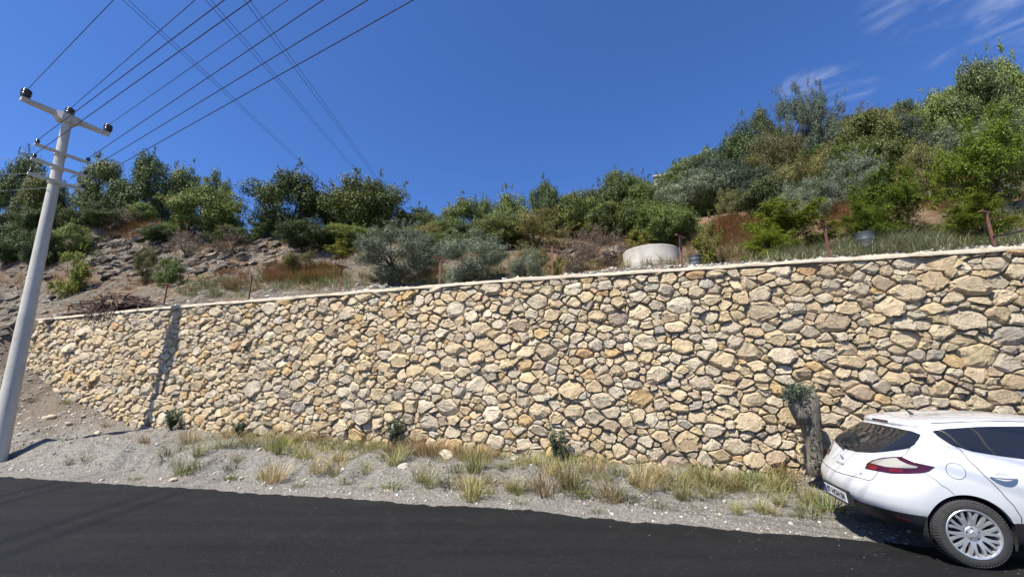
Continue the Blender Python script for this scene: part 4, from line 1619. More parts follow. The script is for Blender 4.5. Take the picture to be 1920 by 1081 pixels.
def scatter_grass(name, material, spots, lmin, lmax, w, n_b, lean, seed, label, spread=0.12):
    """uncountable ground cover joined into one mesh"""
    rg = np.random.default_rng(seed)
    VV, FF, n0 = [], [], 0
    for (p, k) in spots:
        V, F = blades(rg, max(4, int(n_b * min(1.5, k))), spread * k, lmin * k, lmax * k, w, lean)
        VV.append(V + np.array([p.x, p.y, p.z]))
        FF.append(F + n0)
        n0 += len(V)
    o_ = link(name, mesh_np(name, np.concatenate(VV), np.concatenate(FF), material))
    o_['kind'] = 'stuff'
    tag(o_, label, 'grass')


def front_spots(n, x0, x1, dmin, dmax, seed, kmin=0.7, kmax=1.3, dens=None):
    r_ = random.Random(seed)
    out = []
    while len(out) < n:
        s = r_.uniform(x0, x1)
        d = r_.uniform(dmin, dmax)
        if dens and r_.random() > dens(s, d):
            continue
        x, y = xy(s, d)
        out.append((Vector((x, y, front_z(s, d))), r_.uniform(kmin, kmax)))
    return out


def patch(cx, width):
    return lambda s, d: math.exp(-((s - cx) / width) ** 2)


def nz_d(sc_, off, th):
    return lambda s, d: 1.0 if noise.noise(Vector((s * sc_, d * sc_, off))) > th else 0.06


def col_s(px, py):
    p = hit_ground(px, py)
    return sd(p.x, p.y)[0]


sA, sB = col_s(380, 830), col_s(1500, 885)
scatter_grass('dry_grass', M['straw'], front_spots(110, sA, sB, -0.75, -0.12, 1, 0.45, 1.1, nz_d(0.9, 1, 0.0)) + front_spots(40, col_s(720, 860), col_s(812, 862), -0.75, -0.25, 2, 0.8, 1.1), 0.10, 0.42, 0.006, 60, 0.42, 31,
              'dry straw grass growing along the foot of the stone wall')
scatter_grass('foot_grass', M['yellow_grass'], front_spots(90, sA, sB, -0.95, -0.12, 3, 0.4, 1.05, nz_d(0.9, 5, 0.05)) + front_spots(170, sA - 1.5, sB, -1.0, -0.1, 23, 0.25, 0.6) + front_spots(12, col_s(1240, 872), col_s(1460, 885), -0.9, -0.25, 4, 0.6, 1.0), 0.08, 0.42, 0.0065, 58, 0.46, 32,
              'yellow-green grass strip along the foot of the stone wall')
scatter_grass('foot_weeds', M['green_grass'], front_spots(46, sA, sB, -1.1, -0.2, 6, 0.35, 0.8, nz_d(0.8, 9, 0.05)) + front_spots(16, col_s(1290, 872), col_s(1400, 880), -0.8, -0.25, 14, 0.6, 1.0) + front_spots(18, col_s(545, 845), col_s(640, 850), -0.8, -0.2, 15, 0.5, 0.9), 0.06, 0.32, 0.010, 50, 0.6, 33,
              'green weeds among the dry grass at the wall foot')
scatter_grass('bank_weeds', M['grey_weed'], front_spots(260, -12, 6.5, -2.1, -0.2, 7, 0.25, 0.75), 0.05, 0.26, 0.008, 26, 0.6, 34, 'sparse grey-green weeds scattered over the gravel bank')


def hill_spots(rects, seed):
    r_ = random.Random(seed)
    out = []
    for (x0, x1, y0, y1, n, k0, k1) in rects:
        for _ in range(n):
            p = hit_ground(r_.uniform(x0, x1), r_.uniform(y0, y1))
            if p is None:
                continue
            s, d = sd(p.x, p.y)
            if d < 0.45:
                continue
            out.append((p, r_.uniform(k0, k1)))
    return out


scatter_grass('rusty_grass', M['rust_grass'], hill_spots([(500, 640, 500, 530, 150, 0.9, 1.5), (330, 470, 500, 545, 60, .5, 1.0), (190, 300, 410, 450, 110, 0.8, 1.5), (170, 570, 430, 535, 230, 0.35, 0.95), (0, 130, 470, 560, 90, 0.4, 0.9), (400, 470, 430, 470, 60, 0.7, 1.3), (1340, 1440, 415, 465, 170, 1.0, 1.8), (1545, 1640, 355, 430, 170, 0.9, 1.7), (1730, 1860, 330, 400, 120, 0.8, 1.5), (640, 690, 440, 490, 40, 0.8, 1.2), (1000, 1180, 430, 470, 70, 0.6, 1.2), (100, 330, 515, 545, 60, 0.4, 0.9), (790, 830, 490, 520, 26, .7, 1.1), (950, 1010, 500, 525, 20, .6, 1.0)], 41), 0.12, 0.42, 0.012, 42, 0.5, 41,
              'rust-brown dry grass patches on the hillside')
scatter_grass('hill_straw', M['straw'], hill_spots([(640, 820, 515, 535, 70, .5, .9), (1060, 1180, 485, 505, 60, 0.6, 1.1), (1290, 1440, 455, 490, 120, 0.8, 1.4), (1170, 1290, 480, 498, 50, .6, 1.1), (890, 1050, 500, 522, 50, 0.6, 1.0), (470, 640, 528, 548, 40, .5, .9)], 42), 0.12, 0.45, 0.010, 36, 0.45, 42,
              'pale straw grass behind the coping')
scatter_grass('terrace_weeds', M['grey_weed'], hill_spots([(330, 470, 525, 558, 90, .5, 1.0), (480, 660, 505, 545, 150, .6, 1.2), (680, 860, 500, 532, 70, .6, 1.1), (880, 1040, 498, 520, 60, .6, 1.0), (1400, 1560, 460, 492, 110, 0.8, 1.3), (1570, 1640, 455, 480, 60, .8, 1.3), (1650, 1760, 440, 472, 110, 1.0, 1.6), (1760, 1920, 440, 470, 80, .7, 1.2)], 43), 0.10, 0.40, 0.010, 40, 0.5, 43,
              'grey-green weeds on the terrace behind the coping')
scatter_grass('slope_scrub', M['green_grass'], hill_spots([(330, 470, 520, 552, 40, .5, .9), (540, 640, 500, 535, 70, .8, 1.3), (270, 330, 490, 520, 30, .6, 1.0), (60, 200, 450, 480, 40, .8, 1.4), (1780, 1920, 330, 460, 80, 0.8, 1.5), (1060, 1120, 470, 495, 20, .6, .9)], 44), 0.10, 0.42, 0.014, 40, 0.5, 44,
              'low green scrub growth on the hillside')

# ------------------------------------------------------------------ oleander seedlings at the wall foot
def foot_at(px, d):
    for k_ in range(2400):
        s_ = -14 + k_ * 0.01
        x_, y_ = xy(s_, d)
        z_ = front_z(s_, d)
        if project((x_, y_, z_))[0] >= px:
            return Vector((x_, y_, z_))


def leafy_plant(px, py, tpy, label, seed, wide=0.5):
    p = foot_at(px, -0.42)
    h_ = max(0.35, at_depth(px, tpy, p.y).z - p.z)
    rg = np.random.default_rng(seed)
    rr_ = random.Random(seed)
    t = thing('oleander_plant', label, 'plant', p, 0, 'dark leafy seedlings at the wall foot')
    mb = MB()
    P, N = [], []
    for k in range(13):
        a = rr_.uniform(0, 6.28)
        tl = rr_.uniform(0.1, 0.5) * wide
        L = h_ * rr_.uniform(0.65, 1.05)
        e = Vector((math.cos(a) * tl * L * 1.3, math.sin(a) * tl * L * 1.3, L))
        mb.tube([Vector((0, 0, -0.05)), e * 0.5 + Vector((0, 0, 0.03)), e], [0.010, 0.007, 0.003], 5)
        m_ = 60
        tt = rg.uniform(0.25, 1.05, m_)
        P.append(np.array(e) * tt[:, None] + rg.normal(size=(m_, 3)) * 0.028)
        N.append(unit(rg.normal(size=(m_, 3)) + np.array([0, -0.3, 0.5])))
    mb.build('stem', M['bark'], t)
    V = leaves(np.concatenate(P), np.concatenate(N), 0.085, 0.018, rg)
    link('foliage', mesh_np('foliage', V, np.arange(len(V)).reshape(-1, 4), M['oleander']), t)


leafy_plant(738, 832, 782, 'dark green seedling at the wall foot above the straw clump', 1, 0.55)
leafy_plant(1043, 856, 800, 'dark upright seedling at the wall foot in mid picture', 2, 0.5)
leafy_plant(320, 818, 770, 'grey-green seedling beside the pole shadow on the wall', 3, 0.7)
leafy_plant(448, 838, 798, 'bushy green seedling at the wall foot near the pole shadow', 4, 0.9)

# ------------------------------------------------------------------ pollarded stump by the car
p = None
for _k in range(200):                 # foot just in front of the wall base, under the picture column
    _s = 4.0 + _k * 0.02
    _x, _y = xy(_s, -0.62)
    _z = front_z(_s, -0.62)
    if project((_x, _y, _z))[0] >= 1531:
        p = Vector((_x, _y, _z))
        break
zc = project(p)[2]
u_ = zc / FPX                         # metres per pixel there
wd = 0.80                             # squeeze for the oblique view
stump = thing('tree_stump', 'old pollarded tree stump with ivy shoots beside the white car', 'tree stump', p, 0)


def sp(px, py, dy=0.0):
    q = at_depth(px, py, p.y + dy)
    return Vector((q.x - p.x, q.y - p.y, q.z - p.z))


mb = MB()
tr = [(1531, 892, 21), (1530, 868, 17), (1528, 845, 17), (1524, 815, 20), (1517, 790, 25), (1512, 768, 28), (1513, 752, 26), (1517, 740, 19), (1520, 731, 10)]
mb.tube([sp(a, b_) for a, b_, _ in tr], [r_ * u_ * 0.78 for _, _, r_ in tr], 14)
tr2 = [(1510, 790, 17), (1498, 770, 16), (1489, 757, 12), (1483, 747, 7)]
mb.tube([sp(a, b_, -0.05) for a, b_, _ in tr2], [r_ * u_ * 0.85 for _, _, r_ in tr2], 10)
V = []
for v in mb.v:
    vv = Vector(v)
    V.append(vv + Vector((noise.noise(vv * 9), noise.noise(vv * 9 + Vector((5, 0, 0))), noise.noise(vv * 9 + Vector((0, 7, 0))))) * 0.035)
mb.v = V
mb.build('trunk', M['stump'], stump, True)
rg = np.random.default_rng(9)
P, N = [], []
for (a, b_, sx_, sy_, n_) in ((1492, 734, 13, 10, 620), (1508, 735, 10, 7, 260), (1480, 740, 6, 8, 240), (1518, 775, 7, 16, 110), (1524, 805, 7, 16, 110), (1528, 840, 6, 14, 90), (1536, 868, 6, 9, 110)):
    for _ in range(n_):
        q = sp(a + rg.normal() * sx_, b_ + rg.normal() * sy_, -0.10 + rg.normal() * 0.08)
        P.append(q)
        N.append(rg.normal(size=3) + np.array([-0.3, -0.6, 0.4]))
V = leaves(np.array(P), unit(np.array(N)), 0.055, 0.017, rg)
link('ivy_foliage', mesh_np('ivy_foliage', V, np.arange(len(V)).reshape(-1, 4), M['olive_dark']), stump)

# ------------------------------------------------------------------ loose stones and gravel
rs_ = random.Random(55)
rock_me = []
for v in range(6):
    bm = bmesh.new()
    bmesh.ops.create_icosphere(bm, subdivisions=2, radius=0.5)
    for vv in bm.verts:
        n_ = noise.fractal(vv.co * 1.6 + Vector((v * 7, 0, 0)), 0.8, 2, 3)
        c_ = noise.cell(vv.co * 1.9 + Vector((v * 3, 1, 0)))
        vv.co *= 1 + 0.35 * n_ + 0.16 * (c_ - 0.5)
        vv.co.z *= 0.65
    me = bpy.data.meshes.new('rock')
    bm.to_mesh(me)
    bm.free()
    me.materials.append(M['fallen'])
    rock_me.append(me)
rocks = [(755, 877, 24, 'tan stone lying on the bank below the straw clump'), (838, 856, 34, 'largest tan stone leaning on the wall foot'), (920, 850, 22, 'pale stone beside the largest stone at the wall foot'),
         (430, 895, 17, 'pale stone at the road edge under a green weed'), (452, 897, 12, 'small pale stone at the road edge next to another'), (707, 880, 10, 'small cream stone on the bank before the tan stone'),
         (325, 902, 20, 'flat white stone at the asphalt edge'), (182, 812, 16, 'ochre stone on the bank between pole and wall'), (90, 785, 32, 'wide ochre stone beside the pole foot'), (485, 843, 12, 'small ochre stone near the bushy seedling'),
         (575, 905, 10, 'pale pebble at the road edge below the weeds'), (725, 921, 13, 'cream stone at the asphalt edge in mid picture'), (1120, 865, 16, 'tan stone in the grass at the wall foot'), (965, 862, 22, 'cream stone hidden in grass beyond the largest stone'),
         (1325, 870, 18, 'tan stone in the green weeds at the wall foot'), (1230, 940, 11, 'cream stone among the weeds on the gravel'), (1010, 905, 9, 'small pale stone below the upright seedling'), (1350, 965, 9, 'small pale stone near the asphalt before the car'),
         (535, 850, 12, 'cream stone on top of the bank'), (20, 880, 14, 'flat pale stone on the shoulder by the pole foot'), (240, 845, 12, 'pale stone on the bank below the pole shadow')]
for (px, py, wpx, lab) in rocks:
    q = hit_ground(px, py)
    if q is None:
        continue
    k = wpx * project(q)[2] / FPX / math.sqrt(1 + ((px - 960) / FPX) ** 2)
    o_ = link('loose_stone', rs_.choice(rock_me), None, q + Vector((0, 0, k * 0.12)), (rs_.uniform(-.3, .3), rs_.uniform(-.3, .3), rs_.uniform(0, 6.28)), (k, k * rs_.uniform(.7, 1), k * rs_.uniform(.7, 1.1)))
    tag(o_, lab, 'stone', 'loose stones on the gravel bank')


def pebbles(name, spots, label):
    ico = [Vector(v) for v in ((0, 0, 1), (0.9, 0, 0.1), (0, 0.8, 0), (-0.85, 0.1, 0.05), (0.05, -0.9, 0), (0, 0, -0.8))]
    fc = [(0, 1, 2), (0, 2, 3), (0, 3, 4), (0, 4, 1), (5, 2, 1), (5, 3, 2), (5, 4, 3), (5, 1, 4)]
    r_ = random.Random(len(spots))
    V, F = [], []
    for (q, k) in spots:
        n0 = len(V)
        mt = Matrix.Rotation(r_.uniform(0, 6.28), 3, 'Z') @ Matrix.Rotation(r_.uniform(-.6, .6), 3, 'X')
        sx_, sy_, sz_ = k * r_.uniform(.7, 1.3), k * r_.uniform(.7, 1.3), k * r_.uniform(.4, .8)
        for v in ico:
            w_ = mt @ Vector((v.x * sx_ * r_.uniform(.8, 1.2), v.y * sy_ * r_.uniform(.8, 1.2), v.z * sz_ * r_.uniform(.8, 1.2)))
            V.append((q.x + w_.x, q.y + w_.y, q.z + w_.z))
        F += [tuple(i + n0 for i in f) for f in fc]
    o_ = link(name, mesh_np(name, V, F, M['pebble']))
    o_['kind'] = 'stuff'
    tag(o_, label, 'gravel')


spots = []
for _ in range(9000):
    s = rs_.uniform(-17, 9)
    e = dedge(s)
    u = rs_.uniform(0.03, 0.97)
    d = e * (1 - u)
    if noise.noise(Vector((s * 1.3, d * 1.7, 4))) < rs_.uniform(-0.45, 0.25):
        continue
    x, y = xy(s, d)
    spots.append((Vector((x, y, front_z(s, d))), min(0.07, 0.008 + rs_.expovariate(1 / 0.010))))
for _ in range(130):                 # stray chips thrown on the asphalt
    s = rs_.uniform(-12, 7)
    d = dedge(s) - abs(rs_.gauss(0, 0.5))
    x, y = xy(s, d)
    spots.append((Vector((x, y, 0.02)), rs_.uniform(0.003, 0.007)))
pebbles('gravel', spots, 'loose grey gravel chips on the shoulder and bank')
spots = []
for _ in range(8000):
    s = rs_.uniform(-24, 10)
    d = 0.3 + abs(rs_.gauss(0, 1.4))
    if s < -5:
        d = rs_.uniform(0.3, 7)
    if s > -16.5 or d > 0.3:
        x, y = xy(s, d)
        spots.append((Vector((x, y, hill_z(s, d))), min(0.11, 0.015 + rs_.expovariate(1 / 0.018))))
for _ in range(1500):
    s = rs_.uniform(-22, -11.5)
    d = rs_.uniform(dedge(s) * 0.7, -0.1)
    x, y = xy(s, d)
    spots.append((Vector((x, y, front_z(s, d))), min(0.12, 0.015 + rs_.expovariate(1 / 0.02))))
pebbles('rubble', spots, 'broken shale rubble on the hillside behind the wall')

# ------------------------------------------------------------------ white hatchback
M['paint'] = simple('white_paint', (0.55, 0.565, 0.58), 0.28, coat=1.0)
M['paint'].node_tree.nodes['Principled BSDF'].inputs['Specular IOR Level'].default_value = 0.4
nt = M['paint'].node_tree                          # road dust low on the flanks
b = nt.nodes['Principled BSDF']
tc_ = nt.nodes.new('ShaderNodeTexCoord')
sx_ = nt.nodes.new('ShaderNodeSeparateXYZ')
nt.links.new(tc_.outputs['Object'], sx_.inputs[0])
mr_ = nt.nodes.new('ShaderNodeMapRange')
mr_.inputs['From Min'].default_value = 0.95
mr_.inputs['From Max'].default_value = 0.40
mr_.inputs['To Max'].default_value = 0.38
nt.links.new(sx_.outputs['Z'], mr_.inputs['Value'])
dn_ = noise_tex(nt, 5.0, 6, 0.65, tc_.outputs['Object'])
df_ = math_n(nt, 'MULTIPLY', mr_.outputs['Result'], dn_)
nt.links.new(mixc(nt, df_, (0.55, 0.565, 0.58), (0.36, 0.33, 0.28)), b.inputs['Base Color'])
nt.links.new(math_n(nt, 'ADD', 0.26, math_n(nt, 'MULTIPLY', df_, 0.9)), b.inputs['Roughness'])
M['glass'] = simple('tinted_glass', (0.012, 0.014, 0.018), 0.03, spec=0.7)
M['trim'] = simple('black_trim', (0.018, 0.018, 0.019), 0.55, var=0.15, vscale=30)
M['seam'] = simple('panel_gap', (0.02, 0.02, 0.022), 0.8)
M['red'] = simple('red_lens', (0.15, 0.005, 0.008), 0.08, coat=1.0)
M['red_dark'] = simple('dark_red_lens', (0.045, 0.003, 0.006), 0.08, coat=1.0)
M['clear'] = simple('clear_lens', (0.33, 0.315, 0.27), 0.12, coat=1.0)
M['chrome'] = simple('chrome', (0.75, 0.75, 0.76), 0.12, 1.0)
M['alloy'] = simple('alloy', (0.62, 0.62, 0.62), 0.34, 0.75)
M['tyre'] = simple('tyre_rubber', (0.030, 0.029, 0.028), 0.85, var=0.25, vscale=25)
M['dark'] = simple('underbody', (0.012, 0.012, 0.012), 0.9)
M['plate'] = simple('plate_white', (0.70, 0.70, 0.70), 0.4)
M['plate_blue'] = simple('plate_blue', (0.02, 0.05, 0.35), 0.4)
M['plate_ink'] = simple('plate_ink', (0.012, 0.012, 0.014), 0.5)

CH = R(14.5)
car = thing('parked_car', 'white five-door hatchback parked half on the asphalt before the wall', 'car', (4.171, 5.585, 0.012), -CH)
#        S     ur     uf    Lr    Lf   nr    zr    zm    zf
RING = np.array([
    [0.740, 0.42, 4.02, 0.45, 0.60, 2.5, 0.235, 0.185, 0.19],
    [0.820, 0.16, 4.16, 0.52, 0.70, 2.5, 0.300, 0.230, 0.24],
    [0.878, 0.03, 4.25, 0.56, 0.78, 2.5, 0.455, 0.450, 0.42],
    [0.897, 0.00, 4.29, 0.56, 0.82, 2.5, 0.570, 0.570, 0.54],
    [0.902, 0.03, 4.27, 0.54, 0.88, 2.5, 0.690, 0.700, 0.66],
    [0.897, 0.12, 4.10, 0.54, 1.00, 2.5, 0.830, 0.830, 0.77],
    [0.880, 0.20, 3.42, 0.54, 0.80, 2.6, 0.960, 0.955, 0.93],
    [0.852, 0.27, 3.20, 0.54, 0.70, 2.7, 1.060, 1.045, 1.02],
    [0.800, 0.42, 2.92, 0.50, 0.60, 2.8, 1.170, 1.160, 1.15],
    [0.722, 0.60, 2.58, 0.44, 0.50, 2.8, 1.285, 1.300, 1.30],
    [0.655, 0.615, 2.36, 0.42, 0.45, 2.9, 1.340, 1.400, 1.37],
    [0.560, 0.64, 2.28, 0.40, 0.42, 2.8, 1.372, 1.436, 1.40],
    [0.350, 0.78, 2.15, 0.32, 0.36, 2.6, 1.405, 1.462, 1.43],
    [0.130, 1.05, 1.95, 0.20, 0.25, 2.4, 1.435, 1.474, 1.455],
    [0.000, 1.35, 1.70, 0.10, 0.10, 2.0, 1.462, 1.476, 1.47]])
NT = len(RING) - 1


def ringpar(t):
    t = np.clip(t, 0, NT - 1e-6)
    i = np.floor(t).astype(int)
    f = (t - i)[..., None]
    p0 = RING[np.maximum(i - 1, 0)]
    p1 = RING[i]
    p2 = RING[np.minimum(i + 1, NT)]
    p3 = RING[np.minimum(i + 2, NT)]
    return 0.5 * (2 * p1 + (p2 - p0) * f + (2 * p0 - 5 * p1 + 4 * p2 - p3) * f ** 2 + (3 * p1 - p0 - 3 * p2 + p3) * f ** 3)


QA, QB = 0.30, 0.70


def surf(q, t):
    """point on the body (half with y<=0 side): q 0 rear centre .. 1 front centre; t ring"""
    q = np.asarray(q, float)
    t = np.asarray(t, float)
    r_ = ringpar(t)
    S, ur, uf, Lr, Lf, nr_, zr, zm, zf = [r_[..., k] for k in range(9)]
    S = np.maximum(S, 0)
    e = 2.0 / nr_
    ph = np.clip(q / QA, 0, 1) * np.pi / 2
    v_r = S * np.sin(ph) ** e
    u_r = ur + Lr * (1 - np.cos(ph) ** e)
    ph2 = np.clip((1 - q) / (1 - QB), 0, 1) * np.pi / 2
    v_f = S * np.sin(ph2) ** e
    u_f = uf - Lf * (1 - np.cos(ph2) ** e)
    k = np.clip((q - QA) / (QB - QA), 0, 1)
    u_m = (ur + Lr) + (uf - Lf - ur - Lr) * k
    u = np.where(q < QA, u_r, np.where(q > QB, u_f, u_m))
    v = np.where(q < QA, v_r, np.where(q > QB, v_f, S))
    v = v * (1 - 0.022 * ((u - 2.1) / 2.1) ** 2)
    a = np.clip((u - ur) / np.maximum(uf - ur, 1e-3), 0, 1)
    z = zr * 2 * (a - .5) * (a - 1) + zm * 4 * a * (1 - a) + zf * 2 * a * (a - .5)
    return np.stack([u, -v, z], -1)


def surf_n(q, t, h=1e-3):
    a = surf(np.minimum(q + h, 1), t) - surf(np.maximum(q - h, 0), t)
    b_ = surf(q, np.minimum(t + h * 8, NT)) - surf(q, np.maximum(t - h * 8, 0))
    n_ = np.cross(a, b_)
    n_ /= np.linalg.norm(n_, axis=-1, keepdims=True) + 1e-12
    return n_


# lookup table for picking points on the body
tq, tt_ = np.meshgrid(np.linspace(0, 1, 901), np.linspace(0, NT, 701), indexing='ij')
TAB = surf(tq, tt_)


def pick(u=None, v=None, w_=None, qlo=0.0, qhi=1.0):
    i0, i1 = int(qlo * 900), int(qhi * 900) + 1
    e = 0
    if u is not None:
        e = e + (TAB[i0:i1, :, 0] - u) ** 2
    if v is not None:
        e = e + (TAB[i0:i1, :, 1] + v) ** 2
    if w_ is not None:
        e = e + (TAB[i0:i1, :, 2] - w_) ** 2
    k = np.unravel_index(np.argmin(e), e.shape)
    return (tq[i0 + k[0], 0], tt_[0, k[1]])


def side_poly(pts, **kw):
    return [pick(u=u, w_=w_, qlo=0.14, qhi=0.86) for u, w_ in pts]


def dens(pts, n=6, closed=True):
    out = []
    m_ = len(pts)
    for i in range(m_ if closed else m_ - 1):
        p, q = pts[i], pts[(i + 1) % m_]
        for k in range(n):
            t = k / n
            out.append((p[0] + (q[0] - p[0]) * t, p[1] + (q[1] - p[1]) * t))
    if not closed:
        out.append(pts[-1])
    return out


def smooth_poly(pts, it=1, keep=0.25):
    for _ in range(it):
        o_ = []
        n_ = len(pts)
        for i in range(n_):
            p, q = pts[i], pts[(i + 1) % n_]
            o_.append((p[0] + (q[0] - p[0]) * keep, p[1] + (q[1] - p[1]) * keep))
            o_.append((p[0] + (q[0] - p[0]) * (1 - keep), p[1] + (q[1] - p[1]) * (1 - keep)))
        pts = o_
    return pts


def patch_mesh(name, poly_qt, off, material, parent, mirror_half=False, sides=(1,), depth=0.012, step=(0.008, 0.16)):
    """panel lying on the body: polygon in (q,t), lifted by off, with a rim going inwards"""
    P = [Vector(p) for p in poly_qt]
    qs = [p.x for p in P]
    ts = [p.y for p in P]
    inner = []
    q = min(qs)
    while q < max(qs):
        t = min(ts)
        while t < max(ts):
            inside = False
            j = len(P) - 1
            for i in range(len(P)):
                if (P[i].y > t) != (P[j].y > t) and q < (P[j].x - P[i].x) * (t - P[i].y) / (P[j].y - P[i].y) + P[i].x:
                    inside = not inside
                j = i
            if inside:
                inner.append(Vector((q, t)))
            t += step[1]
        q += step[0]
    n = len(P)
    sc_ = 0.06                                    # scale t so that triangles are well shaped
    pts2 = [Vector((p.x, p.y * sc_)) for p in P + inner]
    vv, _, ff, ov, _, _ = delaunay_2d_cdt(pts2, [(i, (i + 1) % n) for i in range(n)], [list(range(n))], 1, 1e-6)
    Q = np.array([v.x for v in vv])
    T = np.array([v.y / sc_ for v in vv])
    S3 = surf(Q, T)
    N3 = surf_n(Q, T)
    # outward means away from the car's middle
    cen = np.array([2.1, 0, 0.7])
    flip = np.sign(np.sum(N3 * (S3 - cen), -1))[:, None]
    N3 = N3 * flip
    top_ = S3 + N3 * off
    bmap = {}
    for k, src in enumerate(ov):
        for s_ in src:
            if s_ < n:
                bmap[s_] = k
    ring = [bmap[i] for i in range(n) if i in bmap]
    objs = []
    for sd_ in sides:
        V = [tuple(p) for p in top_] + [tuple(S3[k] - N3[k] * depth) for k in ring]
        F = [tuple(f) for f in ff]
        nb = len(top_)
        for k in range(len(ring)):
            k2 = (k + 1) % len(ring)
            F.append((ring[k2], ring[k], nb + k, nb + k2))
        if mirror_half:
            m0 = len(V)
            V = V + [(v[0], -v[1], v[2]) for v in V]
            F = F + [tuple(m0 + i for i in f[::-1]) for f in F]
        if sd_ < 0:
            V = [(v[0], -v[1], v[2]) for v in V]
            F = [f[::-1] for f in F]
        me = mesh_py(name, V, F, material)
        bm = bmesh.new()
        bm.from_mesh(me)
        bmesh.ops.remove_doubles(bm, verts=bm.verts, dist=2e-4)
        bmesh.ops.recalc_face_normals(bm, faces=bm.faces)
        bm.to_mesh(me)
        bm.free()
        o_ = link(name, me, parent)
        smooth_angle(o_, 40)
        objs.append(o_)
    return objs


def strip(name, pts_qt, width, off, material, parent, sides=(1,), closed=False):
    """thin line following the body (panel gaps, mouldings)"""
    pts = dens(pts_qt, 8, closed)
    Q = np.array([p[0] for p in pts])
    T = np.array([p[1] for p in pts])
    S3 = surf(Q, T)
    N3 = surf_n(Q, T)
    N3 = N3 * np.sign(np.sum(N3 * (S3 - np.array([2.1, 0, 0.7])), -1))[:, None]
    V, F = [], []
    n = len(pts)
    for i in range(n):
        if closed:
            tg = S3[(i + 1) % n] - S3[(i - 1) % n]
        else:
            tg = S3[min(i + 1, n - 1)] - S3[max(i - 1, 0)]
        sdv = np.cross(tg, N3[i])
        sdv /= np.linalg.norm(sdv) + 1e-9
        b_ = S3[i] + N3[i] * off
        V += [b_ + sdv * width / 2 - N3[i] * 0.004, b_ + sdv * width / 2, b_ - sdv * width / 2, b_ - sdv * width / 2 - N3[i] * 0.004]
    for i in range(n if closed else n - 1):
        a, b_ = i * 4, ((i + 1) % n) * 4
        for k in range(3):
            F.append((a + k, a + k + 1, b_ + k + 1, b_ + k))
    for sd_ in sides:
        VV = V if sd_ > 0 else [(v[0], -v[1], v[2]) for v in V]
        FF = F if sd_ > 0 else [f[::-1] for f in F]
        link(name, mesh_py(name, VV, FF, material, False), parent)


AX_R, AX_F, WR, WZ = 0.80, 3.44, 0.322, 0.327
ARCH = 0.372
TS = 2.0                                           # ring where the black lower edge begins


def body_grid(name, t0, t1, nt, material, parent, cut=True):
    nq = 330
    ql = np.linspace(0, 1, nq)
    tl = np.linspace(t0, t1, nt)
    Qg, Tg = np.meshgrid(ql, tl, indexing='ij')
    P = surf(Qg, Tg)
    bm = bmesh.new()
    vs = [[bm.verts.new(P[i, j]) for j in range(nt)] for i in range(nq)]
    for i in range(nq - 1):
        for j in range(nt - 1):
            c = (P[i, j] + P[i + 1, j + 1]) / 2
            if cut and abs(c[1]) > 0.45 and any((c[0] - ax) ** 2 + (c[2] - WZ) ** 2 < ARCH ** 2 for ax in (AX_R, AX_F)):
                continue
            bm.faces.new((vs[i][j], vs[i + 1][j], vs[i + 1][j + 1], vs[i][j + 1]))
    bmesh.ops.delete(bm, geom=[v for v in bm.verts if not v.link_faces], context='VERTS')
    if cut:                                        # true circular wheel openings
        arch_e = []
        for v in bm.verts:
            if v.is_boundary and abs(v.co.y) > 0.45:
                for ax in (AX_R, AX_F):
                    dx, dz = v.co.x - ax, v.co.z - WZ
                    r_ = math.hypot(dx, dz)
                    if abs(r_ - ARCH) < 0.03 and dz > -0.16 and not (abs(v.co.z - P[:, 0, 2].min()) < 1e-4):
                        v.co.x = ax + dx / r_ * ARCH
                        v.co.z = WZ + dz / r_ * ARCH
                        v.tag = True
        ed = [e for e in bm.edges if e.is_boundary and e.verts[0].tag and e.verts[1].tag]
        ret = bmesh.ops.extrude_edge_only(bm, edges=ed)
        for g_ in ret['geom']:
            if isinstance(g_, bmesh.types.BMVert):
                g_.co.y += 0.05
    geom = bm.verts[:] + bm.edges[:] + bm.faces[:]
    dup = bmesh.ops.duplicate(bm, geom=geom)
    nv = [g_ for g_ in dup['geom'] if isinstance(g_, bmesh.types.BMVert)]
    nf = [g_ for g_ in dup['geom'] if isinstance(g_, bmesh.types.BMFace)]
    for v in nv:
        v.co.y = -v.co.y
    bmesh.ops.reverse_faces(bm, faces=nf)
    bmesh.ops.remove_doubles(bm, verts=bm.verts, dist=1e-4)
    bmesh.ops.recalc_face_normals(bm, faces=bm.faces)
    me = bpy.data.meshes.new(name)
    bm.to_mesh(me)
    bm.free()
    me.materials.append(material)
    o_ = link(name, me, parent)
    smooth_angle(o_, 38)
    return o_


body = body_grid('body', TS, NT, 150, M['paint'], car)
lower = body_grid('lower_bumper', 0.0, TS - 0.003, 22, M['trim'], car)
# floor pan and wheel wells
MB().box((2.12, 0, 0.24), (3.3, 1.30, 0.08)).build('floor_pan', M['dark'], car)
for ax in (AX_R, AX_F):
    for sg in (-1, 1):
        mb = MB()
        V, F = [], []
        n = 24
        for k in range(n + 1):
            a = math.pi * (-0.12 + 1.24 * k / n)
            for yy in (0.855, 0.50):
                V.append((ax + math.cos(a) * (ARCH - 0.004), sg * yy, WZ + math.sin(a) * (ARCH - 0.004)))
        for k in range(n):
            F.append((2 * k, 2 * k + 1, 2 * k + 3, 2 * k + 2))
        c0 = len(V)
        V.append((ax, sg * 0.50, WZ))
        for k in range(n):
            F.append((2 * k + 1, c0, 2 * k + 3))
        mb.add(V, F)
        mb.build('wheel_well', M['dark'], car)


